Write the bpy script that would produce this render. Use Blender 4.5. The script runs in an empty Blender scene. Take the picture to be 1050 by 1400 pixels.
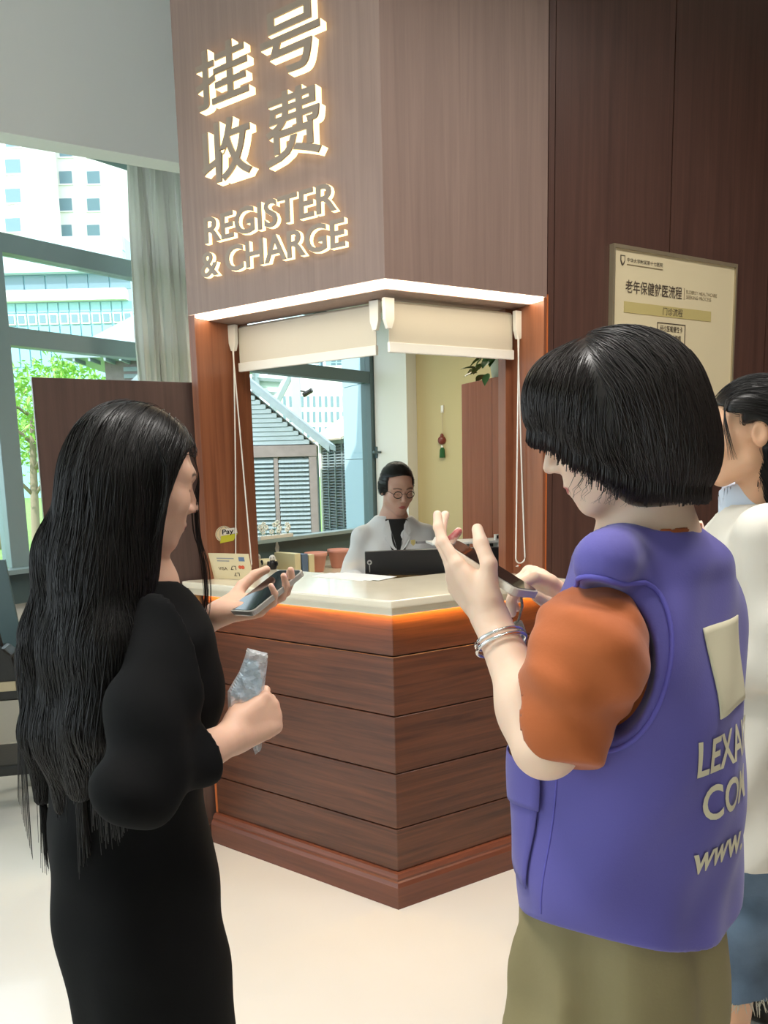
import bpy, bmesh, math, random
import numpy as np
from mathutils import Vector, Matrix
from mathutils.bvhtree import BVHTree

SC = bpy.context.scene
COL = SC.collection
rnd = random.Random(7)

# ------------------------------------------------------------------ camera
F_PX, PPX, PPY, EYE = 1050.0, 525.0, 791.0, 1.53     # focal length in px of a 1050x1400 frame
TH, RO = math.atan(154 / 1050), math.atan(0.0236)
V_U = np.array([0, math.sin(TH), math.cos(TH)])
V_F = np.array([0, math.cos(TH), -math.sin(TH)])
V_X = np.array([1.0, 0, 0])
CAM_R = math.cos(RO) * V_X - math.sin(RO) * V_U
CAM_U = math.sin(RO) * V_X + math.cos(RO) * V_U
EYEP = np.array([0, 0, EYE])
cam_d = bpy.data.cameras.new('camera')
cam = bpy.data.objects.new('camera', cam_d)
COL.objects.link(cam)
M = Matrix.Identity(4)
for i in range(3):
    M[i][0], M[i][1], M[i][2], M[i][3] = CAM_R[i], CAM_U[i], -V_F[i], EYEP[i]
cam.matrix_world = M
cam_d.sensor_fit = 'AUTO'
cam_d.sensor_width = 36.0
cam_d.lens = F_PX / 1400 * 36
cam_d.shift_y = (PPY - 700) / 1400
cam_d.clip_start = 0.02
cam_d.clip_end = 500
SC.camera = cam

# ------------------------------------------------------------------ world, sun, lights, exposure
SC.view_settings.view_transform = 'Standard'
SC.view_settings.look = 'None'
SC.view_settings.exposure = 0.0
SC.view_settings.gamma = 1.0
SC.view_settings.use_curve_mapping = False
w = bpy.data.worlds.new('sky')
SC.world = w
w.use_nodes = True
bg = w.node_tree.nodes['Background']
bg.inputs['Color'].default_value = (0.80, 0.92, 1.0, 1)
bg.inputs['Strength'].default_value = 3.0


def lamp(name, kind, loc, energy, color, target=None, **kw):
    d = bpy.data.lights.new(name, kind)
    d.energy = energy
    d.color = color
    for k, v in kw.items():
        setattr(d, k, v)
    o = bpy.data.objects.new(name, d)
    o.location = loc
    if target is not None:
        o.rotation_euler = (Vector(target) - Vector(loc)).to_track_quat('-Z', 'Y').to_euler()
    COL.objects.link(o)
    return o


lamp('sun', 'SUN', (0, 0, 30), 4.2, (1.0, 0.96, 0.88), target=(12, 19.5, 10), angle=0.01)
WARM = (1.0, 0.96, 0.91)
for lx, ly, le in ((0.95, 1.25, 34), (-0.9, 1.0, 34), (2.0, 2.0, 18), (0.3, -1.4, 14)):
    lamp('ceiling_panel_light', 'AREA', (lx, ly, 3.88), le, WARM, target=(lx, ly, 0),
         shape='RECTANGLE', size=0.9, size_y=0.5, spread=math.radians(130))
lamp('office_ceiling_light', 'AREA', (0.25, 5.1, 2.72), 34, (1.0, 0.90, 0.70), target=(0.25, 5.1, 0), shape='RECTANGLE', size=0.9, size_y=0.4)

# ------------------------------------------------------------------ helpers
N3 = np.array


def ray(px, py):
    return (px - PPX) / F_PX * CAM_R - (py - PPY) / F_PX * CAM_U + V_F


def at(px, py, Y):
    """world point that the photograph's pixel shows at distance Y into the room"""
    d = ray(px, py)
    return EYEP + d * (Y / d[1])


class Frame:
    def __init__(s, o, ex, ey, ez=(0, 0, 1)):
        s.o, s.x, s.y, s.z = N3(o, float), N3(ex, float), N3(ey, float), N3(ez, float)

    def p(s, x, y, z):
        return s.o + s.x * x + s.y * y + s.z * z

    def hit(s, px, py, off=0.0):
        """(x, z) on the frame's y = off plane seen at a pixel"""
        d = ray(px, py)
        P = EYEP + d * (np.dot(s.p(0, off, 0) - EYEP, s.y) / np.dot(d, s.y))
        return float((P - s.o) @ s.x), float((P - s.o) @ s.z)


WORLD = Frame((0, 0, 0), (1, 0, 0), (0, 1, 0))
A0 = (0.025, 2.518, 0)
FL = Frame(A0, (-.8234, .5675, 0), (.5675, .8234, 0))      # left face of the kiosk: x runs left, y runs inwards
FR = Frame(A0, (.8664, .4993, 0), (-.4993, .8664, 0))      # right face: x runs right, y inwards
FW = Frame((-2.15, 4.3, 0), (.627, .779, 0), (-.779, .627, 0))   # window wall: x runs away, y outdoors


class MB:
    def __init__(s):
        s.v, s.f = [], []

    def box(s, fr, x0, x1, y0, y1, z0, z1):
        b = len(s.v)
        for z in (z0, z1):
            for x, y in ((x0, y0), (x1, y0), (x1, y1), (x0, y1)):
                s.v.append(fr.p(x, y, z))
        for q in ((0, 3, 2, 1), (4, 5, 6, 7), (0, 1, 5, 4), (1, 2, 6, 5), (2, 3, 7, 6), (3, 0, 4, 7)):
            s.f.append([b + i for i in q])
        return s

    def prism(s, poly, z0, z1):
        """poly: list of world (x, y)"""
        b = len(s.v)
        n = len(poly)
        for z in (z0, z1):
            for p in poly:
                s.v.append(N3((p[0], p[1], z)))
        s.f.append([b + i for i in range(n)][::-1])
        s.f.append([b + n + i for i in range(n)])
        for i in range(n):
            j = (i + 1) % n
            s.f.append([b + i, b + j, b + n + j, b + n + i])
        return s

    def tube(s, pts, r, n=8, cap=True, up=(0, 0, 1)):
        pts = [N3(p, float) for p in pts]
        rs = r if hasattr(r, '__len__') else [r] * len(pts)
        rings = []
        for i, p in enumerate(pts):
            t = pts[min(i + 1, len(pts) - 1)] - pts[max(i - 1, 0)]
            t = t / (np.linalg.norm(t) + 1e-9)
            a = N3(up, float) if abs(t @ N3(up, float)) < .95 else N3((1., 0, 0))
            u = np.cross(t, a)
            u /= np.linalg.norm(u)
            v = np.cross(t, u)
            b = len(s.v)
            for k in range(n):
                an = 2 * math.pi * k / n
                s.v.append(p + (u * math.cos(an) + v * math.sin(an)) * rs[i])
            rings.append(b)
        for b0, b1 in zip(rings, rings[1:]):
            for k in range(n):
                s.f.append([b0 + k, b0 + (k + 1) % n, b1 + (k + 1) % n, b1 + k])
        if cap:
            s.f.append([rings[0] + k for k in range(n)][::-1])
            s.f.append([rings[-1] + k for k in range(n)])
        return s

    def lathe(s, c, prof, n=24, ax=None):
        """prof: list of (r, z) around a vertical axis at c"""
        c = N3(c, float)
        b = len(s.v)
        for r, z in prof:
            for k in range(n):
                an = 2 * math.pi * k / n
                s.v.append(c + N3((r * math.cos(an), r * math.sin(an), z)))
        for i in range(len(prof) - 1):
            for k in range(n):
                s.f.append([b + i * n + k, b + i * n + (k + 1) % n, b + (i + 1) * n + (k + 1) % n, b + (i + 1) * n + k])
        s.f.append([b + k for k in range(n)][::-1])
        s.f.append([b + (len(prof) - 1) * n + k for k in range(n)])
        return s

    def extrude(s, fr, poly, y0, y1):
        """poly in the frame's (x, z) plane, extruded along its y"""
        b = len(s.v)
        n = len(poly)
        for y in (y0, y1):
            for p in poly:
                s.v.append(fr.p(p[0], y, p[1]))
        s.f.append([b + i for i in range(n)])
        s.f.append([b + n + i for i in range(n)][::-1])
        for i in range(n):
            j = (i + 1) % n
            s.f.append([b + i, b + n + i, b + n + j, b + j])
        return s

    def ball(s, c, r, n=10, m=7):
        c = N3(c, float)
        r = N3(r if hasattr(r, '__len__') else (r, r, r), float)
        b = len(s.v)
        for i in range(m + 1):
            ph = math.pi * i / m
            for k in range(n):
                an = 2 * math.pi * k / n
                s.v.append(c + r * N3((math.sin(ph) * math.cos(an), math.sin(ph) * math.sin(an), math.cos(ph))))
        for i in range(m):
            for k in range(n):
                s.f.append([b + i * n + k, b + (i + 1) * n + k, b + (i + 1) * n + (k + 1) % n, b + i * n + (k + 1) % n])
        return s

    def build(s, name, mat, parent=None, bevel=0.0, smooth=False, seg=2):
        return mesh_obj(name, s.v, s.f, mat, parent, bevel, smooth, seg)


def mesh_obj(name, v, f, mat, parent=None, bevel=0.0, smooth=False, seg=2):
    me = bpy.data.meshes.new(name)
    me.from_pydata([tuple(map(float, p)) for p in v], [], f)
    bm = bmesh.new()
    bm.from_mesh(me)
    bmesh.ops.remove_doubles(bm, verts=bm.verts, dist=1e-6)
    bmesh.ops.recalc_face_normals(bm, faces=bm.faces)
    if bevel > 0:
        bmesh.ops.bevel(bm, geom=[e for e in bm.edges if e.is_manifold and e.calc_face_angle(0) > 0.5], offset=bevel,
                        segments=seg, affect='EDGES', profile=0.7, clamp_overlap=True)
    bm.to_mesh(me)
    bm.free()
    if smooth:
        for p in me.polygons:
            p.use_smooth = True
    if mat is not None:
        me.materials.append(mat)
    return link(name, me, parent)


def link(name, me, parent=None):
    o = bpy.data.objects.new(name, me)
    COL.objects.link(o)
    if parent is not None:
        o.parent = parent
        o.matrix_parent_inverse = parent.matrix_world.inverted()
    return o


def empty(name, loc):
    o = bpy.data.objects.new(name, None)
    o.empty_display_size = .05
    o.location = [float(x) for x in loc]
    COL.objects.link(o)
    o.matrix_world = Matrix.Translation(Vector(o.location))
    return o


def tag(o, label=None, cat=None, group=None, kind=None):
    if label:
        o['label'] = label
    if cat:
        o['category'] = cat
    if group:
        o['group'] = group
    if kind:
        o['kind'] = kind
    return o


def struct(o):
    o['kind'] = 'structure'
    return o


def text_mesh(body, size, ext=0.0, bold=0.0, align='LEFT'):
    """flat lettering mesh in its own x/y plane"""
    c = bpy.data.curves.new('lettering', 'FONT')
    c.body = body
    c.size = size
    c.extrude = ext
    c.offset = bold
    c.align_x = align
    c.resolution_u = 4
    o = bpy.data.objects.new('lettering', c)
    COL.objects.link(o)
    me = bpy.data.meshes.new_from_object(o.evaluated_get(bpy.context.evaluated_depsgraph_get()))
    bpy.data.objects.remove(o)
    bpy.data.curves.remove(c)
    return me


def fit_text(me, fr, x0, x1, z0, z1, y, flip=True):
    """stretch a lettering mesh into a rectangle of a frame's x/z plane; y is outwards-negative depth; extrusion kept"""
    n = len(me.vertices)
    co = np.empty(n * 3)
    me.vertices.foreach_get('co', co)
    co = co.reshape(-1, 3)
    lo, hi = co.min(0), co.max(0)
    u = (co[:, 0] - lo[0]) / max(hi[0] - lo[0], 1e-6)
    v = (co[:, 1] - lo[1]) / max(hi[1] - lo[1], 1e-6)
    out = fr.o + np.outer(x0 + (x1 - x0) * u, fr.x) + np.outer(z0 + (z1 - z0) * v, fr.z) + np.outer(y - (co[:, 2] - lo[2]), fr.y)
    me.vertices.foreach_set('co', out.ravel())
    me.update()
    return me


def solid_normals(me):
    bm = bmesh.new()
    bm.from_mesh(me)
    bmesh.ops.recalc_face_normals(bm, faces=bm.faces)
    bm.to_mesh(me)
    bm.free()


# ------------------------------------------------------------------ materials
def srgb(r, g, b):
    return tuple((c / 255 / 12.92 if c / 255 <= .04045 else ((c / 255 + .055) / 1.055) ** 2.4) for c in (r, g, b)) + (1.0,)


def mat(name, col, rough=0.5, metal=0.0, bump=0.0, bscale=80.0, var=0.0, vscale=6.0, emit=None, estr=0.0, spec=0.5,
        coat=0.0, sheen=0.0, sub=0.0, attr=None, stretch=None):
    m = bpy.data.materials.new(name)
    m.use_nodes = True
    nt = m.node_tree
    b = nt.nodes['Principled BSDF']
    b.inputs['Base Color'].default_value = col
    b.inputs['Roughness'].default_value = rough
    b.inputs['Metallic'].default_value = metal
    b.inputs['Specular IOR Level'].default_value = spec
    b.inputs['Coat Weight'].default_value = coat
    if sheen:
        b.inputs['Sheen Weight'].default_value = sheen
    if sub:
        b.inputs['Subsurface Weight'].default_value = sub
        b.inputs['Subsurface Radius'].default_value = (0.012, 0.005, 0.003)
        b.inputs['Subsurface Scale'].default_value = 1.0
    if emit:
        b.inputs['Emission Color'].default_value = emit
        b.inputs['Emission Strength'].default_value = estr
    tc = nt.nodes.new('ShaderNodeTexCoord')
    mp = nt.nodes.new('ShaderNodeMapping')
    nt.links.new(tc.outputs['Object'], mp.inputs['Vector'])
    if stretch:
        mp.inputs['Scale'].default_value = stretch
    src = None
    if attr:
        at_ = nt.nodes.new('ShaderNodeAttribute')
        at_.attribute_name = attr
        src = at_.outputs['Color']
        nt.links.new(src, b.inputs['Base Color'])
    if var > 0:
        n = nt.nodes.new('ShaderNodeTexNoise')
        n.inputs['Scale'].default_value = vscale
        n.inputs['Detail'].default_value = 5
        nt.links.new(mp.outputs[0], n.inputs['Vector'])
        mr = nt.nodes.new('ShaderNodeMapRange')
        mr.inputs['From Min'].default_value = .25
        mr.inputs['From Max'].default_value = .75
        mr.inputs['To Min'].default_value = 1 - var
        mr.inputs['To Max'].default_value = 1 + var
        nt.links.new(n.outputs['Fac'], mr.inputs['Value'])
        mx = nt.nodes.new('ShaderNodeMix')
        mx.data_type = 'RGBA'
        mx.blend_type = 'MULTIPLY'
        mx.inputs['Factor'].default_value = 1
        if src:
            nt.links.new(src, mx.inputs['A'])
        else:
            mx.inputs['A'].default_value = col
        nt.links.new(mr.outputs[0], mx.inputs['B'])
        nt.links.new(mx.outputs['Result'], b.inputs['Base Color'])
    if bump > 0:
        n2 = nt.nodes.new('ShaderNodeTexNoise')
        n2.inputs['Scale'].default_value = bscale
        n2.inputs['Detail'].default_value = 4
        nt.links.new(mp.outputs[0], n2.inputs['Vector'])
        bp = nt.nodes.new('ShaderNodeBump')
        bp.inputs['Strength'].default_value = bump
        bp.inputs['Distance'].default_value = .002
        nt.links.new(n2.outputs['Fac'], bp.inputs['Height'])
        nt.links.new(bp.outputs[0], b.inputs['Normal'])
    return m


def wood(name, dark, light, vertical=True, rough=0.38, coat=0.0):
    m = bpy.data.materials.new(name)
    m.use_nodes = True
    nt = m.node_tree
    b = nt.nodes['Principled BSDF']
    tc = nt.nodes.new('ShaderNodeTexCoord')
    mp = nt.nodes.new('ShaderNodeMapping')
    mp.inputs['Scale'].default_value = (26, 26, 0.9) if vertical else (1.6, 1.6, 34)
    nt.links.new(tc.outputs['Object'], mp.inputs['Vector'])
    n = nt.nodes.new('ShaderNodeTexNoise')
    n.inputs['Scale'].default_value = 1.5
    n.inputs['Detail'].default_value = 8
    n.inputs['Roughness'].default_value = .62
    n.inputs['Distortion'].default_value = .6
    nt.links.new(mp.outputs[0], n.inputs['Vector'])
    cr = nt.nodes.new('ShaderNodeValToRGB')
    cr.color_ramp.elements[0].position = .3
    cr.color_ramp.elements[0].color = dark
    cr.color_ramp.elements[1].position = .72
    cr.color_ramp.elements[1].color = light
    nt.links.new(n.outputs['Fac'], cr.inputs['Fac'])
    nt.links.new(cr.outputs['Color'], b.inputs['Base Color'])
    b.inputs['Roughness'].default_value = rough
    b.inputs['Coat Weight'].default_value = coat
    b.inputs['Coat Roughness'].default_value = .25
    bp = nt.nodes.new('ShaderNodeBump')
    bp.inputs['Strength'].default_value = .12
    bp.inputs['Distance'].default_value = .001
    nt.links.new(n.outputs['Fac'], bp.inputs['Height'])
    nt.links.new(bp.outputs[0], b.inputs['Normal'])
    return m


def emitter(name, col, strength):
    m = bpy.data.materials.new(name)
    m.use_nodes = True
    nt = m.node_tree
    nt.nodes.remove(nt.nodes['Principled BSDF'])
    e = nt.nodes.new('ShaderNodeEmission')
    e.inputs['Color'].default_value = col
    e.inputs['Strength'].default_value = strength
    nt.links.new(e.outputs[0], nt.nodes['Material Output'].inputs['Surface'])
    return m


def glass(name, tint, refl=0.08):
    m = bpy.data.materials.new(name)
    m.use_nodes = True
    nt = m.node_tree
    nt.nodes.remove(nt.nodes['Principled BSDF'])
    t = nt.nodes.new('ShaderNodeBsdfTransparent')
    t.inputs['Color'].default_value = tint
    g = nt.nodes.new('ShaderNodeBsdfGlossy')
    g.inputs['Roughness'].default_value = .02
    mx = nt.nodes.new('ShaderNodeMixShader')
    lw = nt.nodes.new('ShaderNodeLayerWeight')
    lw.inputs['Blend'].default_value = refl
    nt.links.new(lw.outputs['Facing'], mx.inputs[0])
    nt.links.new(t.outputs[0], mx.inputs[1])
    nt.links.new(g.outputs[0], mx.inputs[2])
    nt.links.new(mx.outputs[0], nt.nodes['Material Output'].inputs['Surface'])
    return m


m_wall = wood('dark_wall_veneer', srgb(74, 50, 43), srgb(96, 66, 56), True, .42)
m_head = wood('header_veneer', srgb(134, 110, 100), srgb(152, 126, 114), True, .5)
m_jamb = wood('red_brown_veneer', srgb(118, 70, 48), srgb(150, 94, 66), True, .36)
m_plank = wood('counter_veneer', srgb(70, 40, 28), srgb(112, 66, 44), False, .33)
m_mould = wood('moulding_veneer', srgb(92, 52, 38), srgb(126, 72, 52), False, .36)
m_cab = wood('cabinet_veneer', srgb(152, 84, 58), srgb(180, 104, 76), True, .25)
m_plate = wood('low_partition_veneer', srgb(70, 52, 47), srgb(90, 68, 61), True, .42)
m_soff = mat('soffit_veneer', srgb(150, 128, 108), .5)
m_edge = mat('led_orange_painted_edge', srgb(196, 104, 52), .4)  # orange LED light put into the base colour of the wood edges
m_floor = mat('polished_floor', srgb(222, 219, 213), .16, var=.05, vscale=1.4, bump=.02, bscale=30, coat=.2)
m_white = mat('white_paint', srgb(228, 228, 224), .6)
m_ceil = mat('ceiling_paint', srgb(222, 222, 218), .8)
m_bulk = mat('grey_bulkhead_paint', srgb(232, 235, 235), .75)
m_yellow = mat('cream_yellow_paint', srgb(196, 182, 138), .7, bump=.05, bscale=120)
m_marble = mat('cream_stone', srgb(232, 222, 200), .18, var=.04, vscale=9, coat=.3)
m_led = emitter('warm_led_diffuser', srgb(255, 238, 206), 9.0)
m_ledor = emitter('amber_led_strip', srgb(255, 196, 92), 75.0)
m_frame = mat('grey_green_window_frame', srgb(150, 170, 174), .4)
m_framed = mat('dark_window_frame', srgb(84, 104, 108), .4)
m_glass = glass('window_glass', (.96, .99, .99, 1), .05)
m_blind = mat('cream_blind_fabric', srgb(210, 203, 190), .8, bump=.1, bscale=500)
m_plastic = mat('white_plastic', srgb(232, 230, 224), .35)
m_black = mat('black_plastic', srgb(24, 25, 28), .4)
m_screen = mat('black_glass', srgb(10, 11, 14), .06, coat=.5)
m_metal = mat('brushed_metal', srgb(178, 178, 176), .32, metal=1)
m_silver = mat('polished_silver', srgb(226, 226, 228), .1, metal=1)
m_paper = mat('white_paper', srgb(238, 240, 240), .8)
m_ink = mat('dark_print', srgb(78, 64, 50), .8)
m_inkl = mat('faded_print', srgb(140, 122, 92), .8)
m_board = mat('cream_board', srgb(226, 210, 172), .45)
m_boardf = mat('board_frame_metal', srgb(180, 166, 138), .3, metal=.6)
m_band = mat('olive_print', srgb(196, 178, 116), .6)
m_leaf = mat('leaf_green', srgb(62, 104, 48), .5, var=.3, vscale=30)
m_leafl = mat('bright_foliage', srgb(150, 196, 96), .6, var=.35, vscale=4)
m_bark = mat('pale_bark', srgb(150, 136, 118), .9, bump=.5, bscale=20)
m_grass = mat('lawn', srgb(120, 158, 78), .9, var=.3, vscale=3)
m_curtain = mat('sheer_curtain_fabric', srgb(242, 240, 236), .85, bump=.15, bscale=300, stretch=(1, 1, .05))


def translucent(m, fac):
    nt = m.node_tree
    b = nt.nodes['Principled BSDF']
    tl = nt.nodes.new('ShaderNodeBsdfTranslucent')
    tl.inputs['Color'].default_value = b.inputs['Base Color'].default_value
    mx = nt.nodes.new('ShaderNodeMixShader')
    mx.inputs[0].default_value = fac
    nt.links.new(b.outputs[0], mx.inputs[1])
    nt.links.new(tl.outputs[0], mx.inputs[2])
    nt.links.new(mx.outputs[0], nt.nodes['Material Output'].inputs['Surface'])


translucent(m_curtain, .45)

# ------------------------------------------------------------------ structure
FB0 = Frame((.045, 7.03, 0), (.82, -.57, 0), (.57, .82, 0))
struct(MB().prism([(-5.41, -3.2), (3.6, -3.2), (3.6, 4.55), (.10, 7.02), (-.06, 7.2), (-5.50, .40)], -.12, 0).build('floor', m_floor))
struct(MB().box(WORLD, -7, 3.6, -3.2, 5.2, 4.0, 4.15).build('ceiling', m_ceil))
struct(MB().box(WORLD, -7, 3.6, -3.3, -3.2, 0, 4.0).build('wall_rear', m_white))
struct(MB().box(WORLD, 3.5, 3.6, -3.2, 9.0, 0, 4.0).build('wall_side', m_wall))


def vee(y, xl, xr):
    """world polyline of the kiosk's V at inward offset y: left end, corner, right end"""
    k = y / math.cos(math.radians(32.3))
    mid = N3((.0385, 1.0)) / np.linalg.norm((.0385, 1.0))
    c = N3(A0[:2]) + mid * k
    return FL.p(xl, y, 0)[:2], c, FR.p(xr, y, 0)[:2]


def vee_poly(y0, y1, xl, xr):
    a, b = vee(y0, xl, xr), vee(y1, xl, xr)
    return [a[0], a[1], a[2], b[2], b[1], b[0]]


TW = .22                                    # wall thickness of the kiosk surround
XL0, XL1 = .872, .905                       # left jamb
XR0, XR1 = .655, .668                       # right jamb
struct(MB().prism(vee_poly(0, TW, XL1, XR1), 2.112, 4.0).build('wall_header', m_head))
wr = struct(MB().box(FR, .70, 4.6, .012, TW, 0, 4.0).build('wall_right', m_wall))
# veneer panels of the right wall (vertical joints)
xs = [.700, 1.30, 1.93, 2.56, 3.2]
for i in range(4):
    p = MB().box(FR, xs[i] + .003, xs[i + 1] - .003, 0, .0118, .0, 3.99).build('panel', m_wall, wr)
tl = struct(MB().box(FL, XL0, XL1, 0, .245, 1.10, 2.110).build('trim_1', m_jamb))
tr = struct(MB().box(FR, XR0, XR1, 0, .17, 1.10, 2.110).build('trim_2', m_jamb))
struct(MB().box(FR, .6722, .6995, .0, TW, 1.106, 4.0).build('trim_8', m_wall))
# outer edge band right of the opening, LED light on it painted in orange
struct(MB().box(FR, XR1, .6715, -.004, .02, 1.13, 2.12).build('trim_3', m_edge))
# soffit with the warm light strip let into its front edge
so = struct(MB().prism(vee_poly(.075, TW, XL0 - .001, XR0 - .001), 2.098, 2.1115).build('trim_4', m_head))
struct(MB().prism(vee_poly(.006, .072, XL1 - .004, XR0 + .01), 2.100, 2.1115).build('trim_5', m_led))
# inner posts at the ends of the reveals, down to the desk
struct(MB().box(FR, .62, .70, .171, .215, .0, 2.9).build('trim_6', m_jamb))
struct(MB().box(FL, .872, .91, .246, .285, .0, 2.9).build('trim_7', m_jamb))

# bulkhead over the windows
struct(MB().box(Frame((-.855, 3.665, 0), (.8664, .4993, 0), (-.4993, .8664, 0)), -2.6, .12, 0, .12, 2.886, 4.0).build('wall_bulkhead', m_bulk))

# window wall
wl = struct(MB().box(FW, -5.2, 3.62, 0, .22, 0, .80).box(FW, 1.48, 1.66, 0, .22, .80, 4.0)
            .box(FW, -5.2, 3.62, .02, .22, 3.5, 4.0).box(FW, 3.46, 3.62, 0, .22, .8, 4.0).build('wall_left', m_white))


def window(name, x0, x1, mull, bar_mat, sash=False):
    w_ = struct(MB().box(FW, x0, x1, -.03, .12, .80, .985).box(FW, x0, x1, .01, .11, 3.42, 3.5).build(name, m_framed))
    MB().box(FW, x0, x1, -.09, .02, .975, 1.003).build('window_sill', m_frame, w_, .004)
    for z0, z1 in ((2.245, 2.345), (2.74, 2.845)):
        MB().box(FW, x0, x1, .005, .10, z0, z1).build('transom', bar_mat, w_, .006)
    for a, b in mull:
        MB().box(FW, a, b, 0, .11, 1.0, 3.45).build('mullion', bar_mat, w_, .006)
    zs = ((1.0, 2.245), (2.345, 2.74), (2.845, 3.42))
    e = [x0] + [v for ab in mull for v in ab] + [x1]
    for i in range(0, len(e) - 1, 2):
        if e[i + 1] - e[i] < .05:
            continue
        for z0, z1 in zs:
            MB().box(FW, e[i], e[i + 1], .05, .058, z0, z1).build('pane', m_glass, w_)
    return w_


w1 = window('window_1', -2.4, 1.48, ((-1.25, -1.15), (.055, .165), (1.38, 1.48)), m_frame)
w2 = window('window_2', 1.66, 3.46, ((1.66, 1.74), (3.30, 3.46)), m_framed)
# sash handle
h = MB().box(FW, 3.335, 3.375, -.03, .0, 1.60, 1.70).box(FW, 3.345, 3.365, -.06, -.03, 1.64, 1.66).box(FW, 3.25, 3.36, -.07, -.05, 1.642, 1.66)
h.build('handle', m_framed, w2, .003)

# office walls behind the kiosk
FB = Frame((.045, 7.03, 0), (.82, -.57, 0), (.57, .82, 0))        # back wall, x runs right and nearer
struct(MB().box(FB, .0, 4.4, 0, .15, 0, 2.9).build('wall_back', m_yellow))
struct(MB().box(FB, .0, .335, -.16, -.001, 0, 2.9).build('wall_pier', m_white))
struct(MB().prism([FL.p(.905, .25, 0)[:2], FR.p(.70, .25, 0)[:2], FR.p(3.2, .25, 0)[:2], FB.p(4.2, .05, 0)[:2], FB.p(-.1, .05, 0)[:2], FW.p(1.7, -.01, 0)[:2]], 2.78, 2.9)
       .build('ceiling_office', m_ceil))

# curtain: one pleated sheet
pts = []
nc = 150
for i in range(nc + 1):
    u = i / nc
    x = .86 + u * .78
    y = -.20 + .017 * math.sin(u * 2 * math.pi * 17 + 1.3 * math.sin(u * 9)) + .007 * math.sin(u * 91)
    pts.append((x, y))
v, f = [], []
zs = [.12, .9, 1.7, 2.4, 3.0, 3.42]
for z in zs:
    for i, (x, y) in enumerate(pts):
        v.append(FW.p(x + .012 * math.sin(z * 2 + i * .2), y * (1 + .1 * math.sin(z * 1.7 + i)), z))
for a in range(len(zs) - 1):
    for i in range(nc):
        b = a * (nc + 1) + i
        f.append([b, b + 1, b + nc + 2, b + nc + 1])
cu = mesh_obj('curtain', v, f, m_curtain, smooth=True)
sm = cu.modifiers.new('thick', 'SOLIDIFY')
sm.thickness = .003
tag(cu, 'pale grey-green pleated curtain hanging at the right end of the left window', 'curtain')

# low wooden partition left of the kiosk
FP = Frame((-.708, 3.074, 0), (-.8664, -.4993, 0), (-.4993, .8664, 0))
pt = empty('partition_panel', FP.p(.29, .0, 0))
MB().box(FP, .0, .588, 0, .035, .02, 1.868).build('panel', m_plate, pt, .003)
MB().box(FP, .0, .588, -.006, .041, 0, .06).build('plinth', m_plate, pt, .002)
MB().box(FP, .588, .593, 0, .035, .02, 1.868).build('edge_band', m_plate, pt)
tag(pt, 'dark brown wooden partition panel standing left of the counter behind the woman in black', 'partition')

# ------------------------------------------------------------------ service counter
ct = empty('service_counter', (A0[0], A0[1] + .25, 0))
CXL, CXR = .898, .698
MB().prism(vee_poly(.022, .30, CXL - .006, CXR - .006), .0, 1.035).build('carcass', m_plate, ct)
zb = [.118, .2756, .4775, .6827, .8933, 1.037]
for k in range(5):
    z0, z1 = zb[k] + .0022, zb[k + 1] - .0022
    MB().box(FL, .0001, CXL, 0, .0215, z0, z1).build('plank', m_plank, ct, .0015, seg=1)
    MB().box(FR, .0001, CXR, 0, .0215, z0, z1).build('plank', m_plank, ct, .0015, seg=1)
for fr, xe in ((FL, CXL + .008), (FR, CXR)):
    sgn = -.035
    b = MB()
    prof = [(-.034, 0), (-.034, .078), (-.028, .092), (-.022, .096), (-.022, .104), (-.013, .116), (.0, .118), (.02, .118), (.02, 0)]
    n = len(prof)
    k = math.tan(math.radians(32.3))
    for xx in (0, 1):
        for y, z in prof:
            b.v.append(fr.p((y * k if xx == 0 else xe), y, z))
    for i in range(n):
        j = (i + 1) % n
        b.f.append([i, j, n + j, n + i])
    b.f.append(list(range(n)))
    b.f.append([n + i for i in range(n)][::-1])
    b.build('base_moulding', m_mould, ct)
MB().box(FL, CXL + .0005, CXL + .012, .001, .028, .118, 1.04).build('edge_strip', m_edge, ct)  # side edge board, the LED light along it painted as orange
# amber light strip under the worktop
MB().prism(vee_poly(-.020, -.008, CXL - .02, CXR - .02), 1.040, 1.046).build('light_strip', m_ledor, ct)
_f, _b = vee(-.078, .942, .715), vee(.355, .865, .65)
WT_ = [tuple(FL.p(.942, -.045, 0)[:2]), tuple(_f[0]), tuple(_f[1]), tuple(_f[2]), tuple(FR.p(.715, -.004, 0)[:2]), tuple(FR.p(.694, -.002, 0)[:2]), tuple(FR.p(.652, .35, 0)[:2]), tuple(_b[1]), tuple(FL.p(.868, .355, 0)[:2]), tuple(FL.p(.90, -.0, 0)[:2])]
wt = MB().prism(vee_poly(-.062, -.001, .925, .6985), 1.047, 1.074).build('worktop_apron', m_marble, ct, .005)
MB().prism(WT_, 1.0742, 1.100).build('worktop', m_marble, ct, .006)
tag(ct, 'dark wood V-fronted reception counter with cream stone top and amber light under its edge', 'counter')

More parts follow.
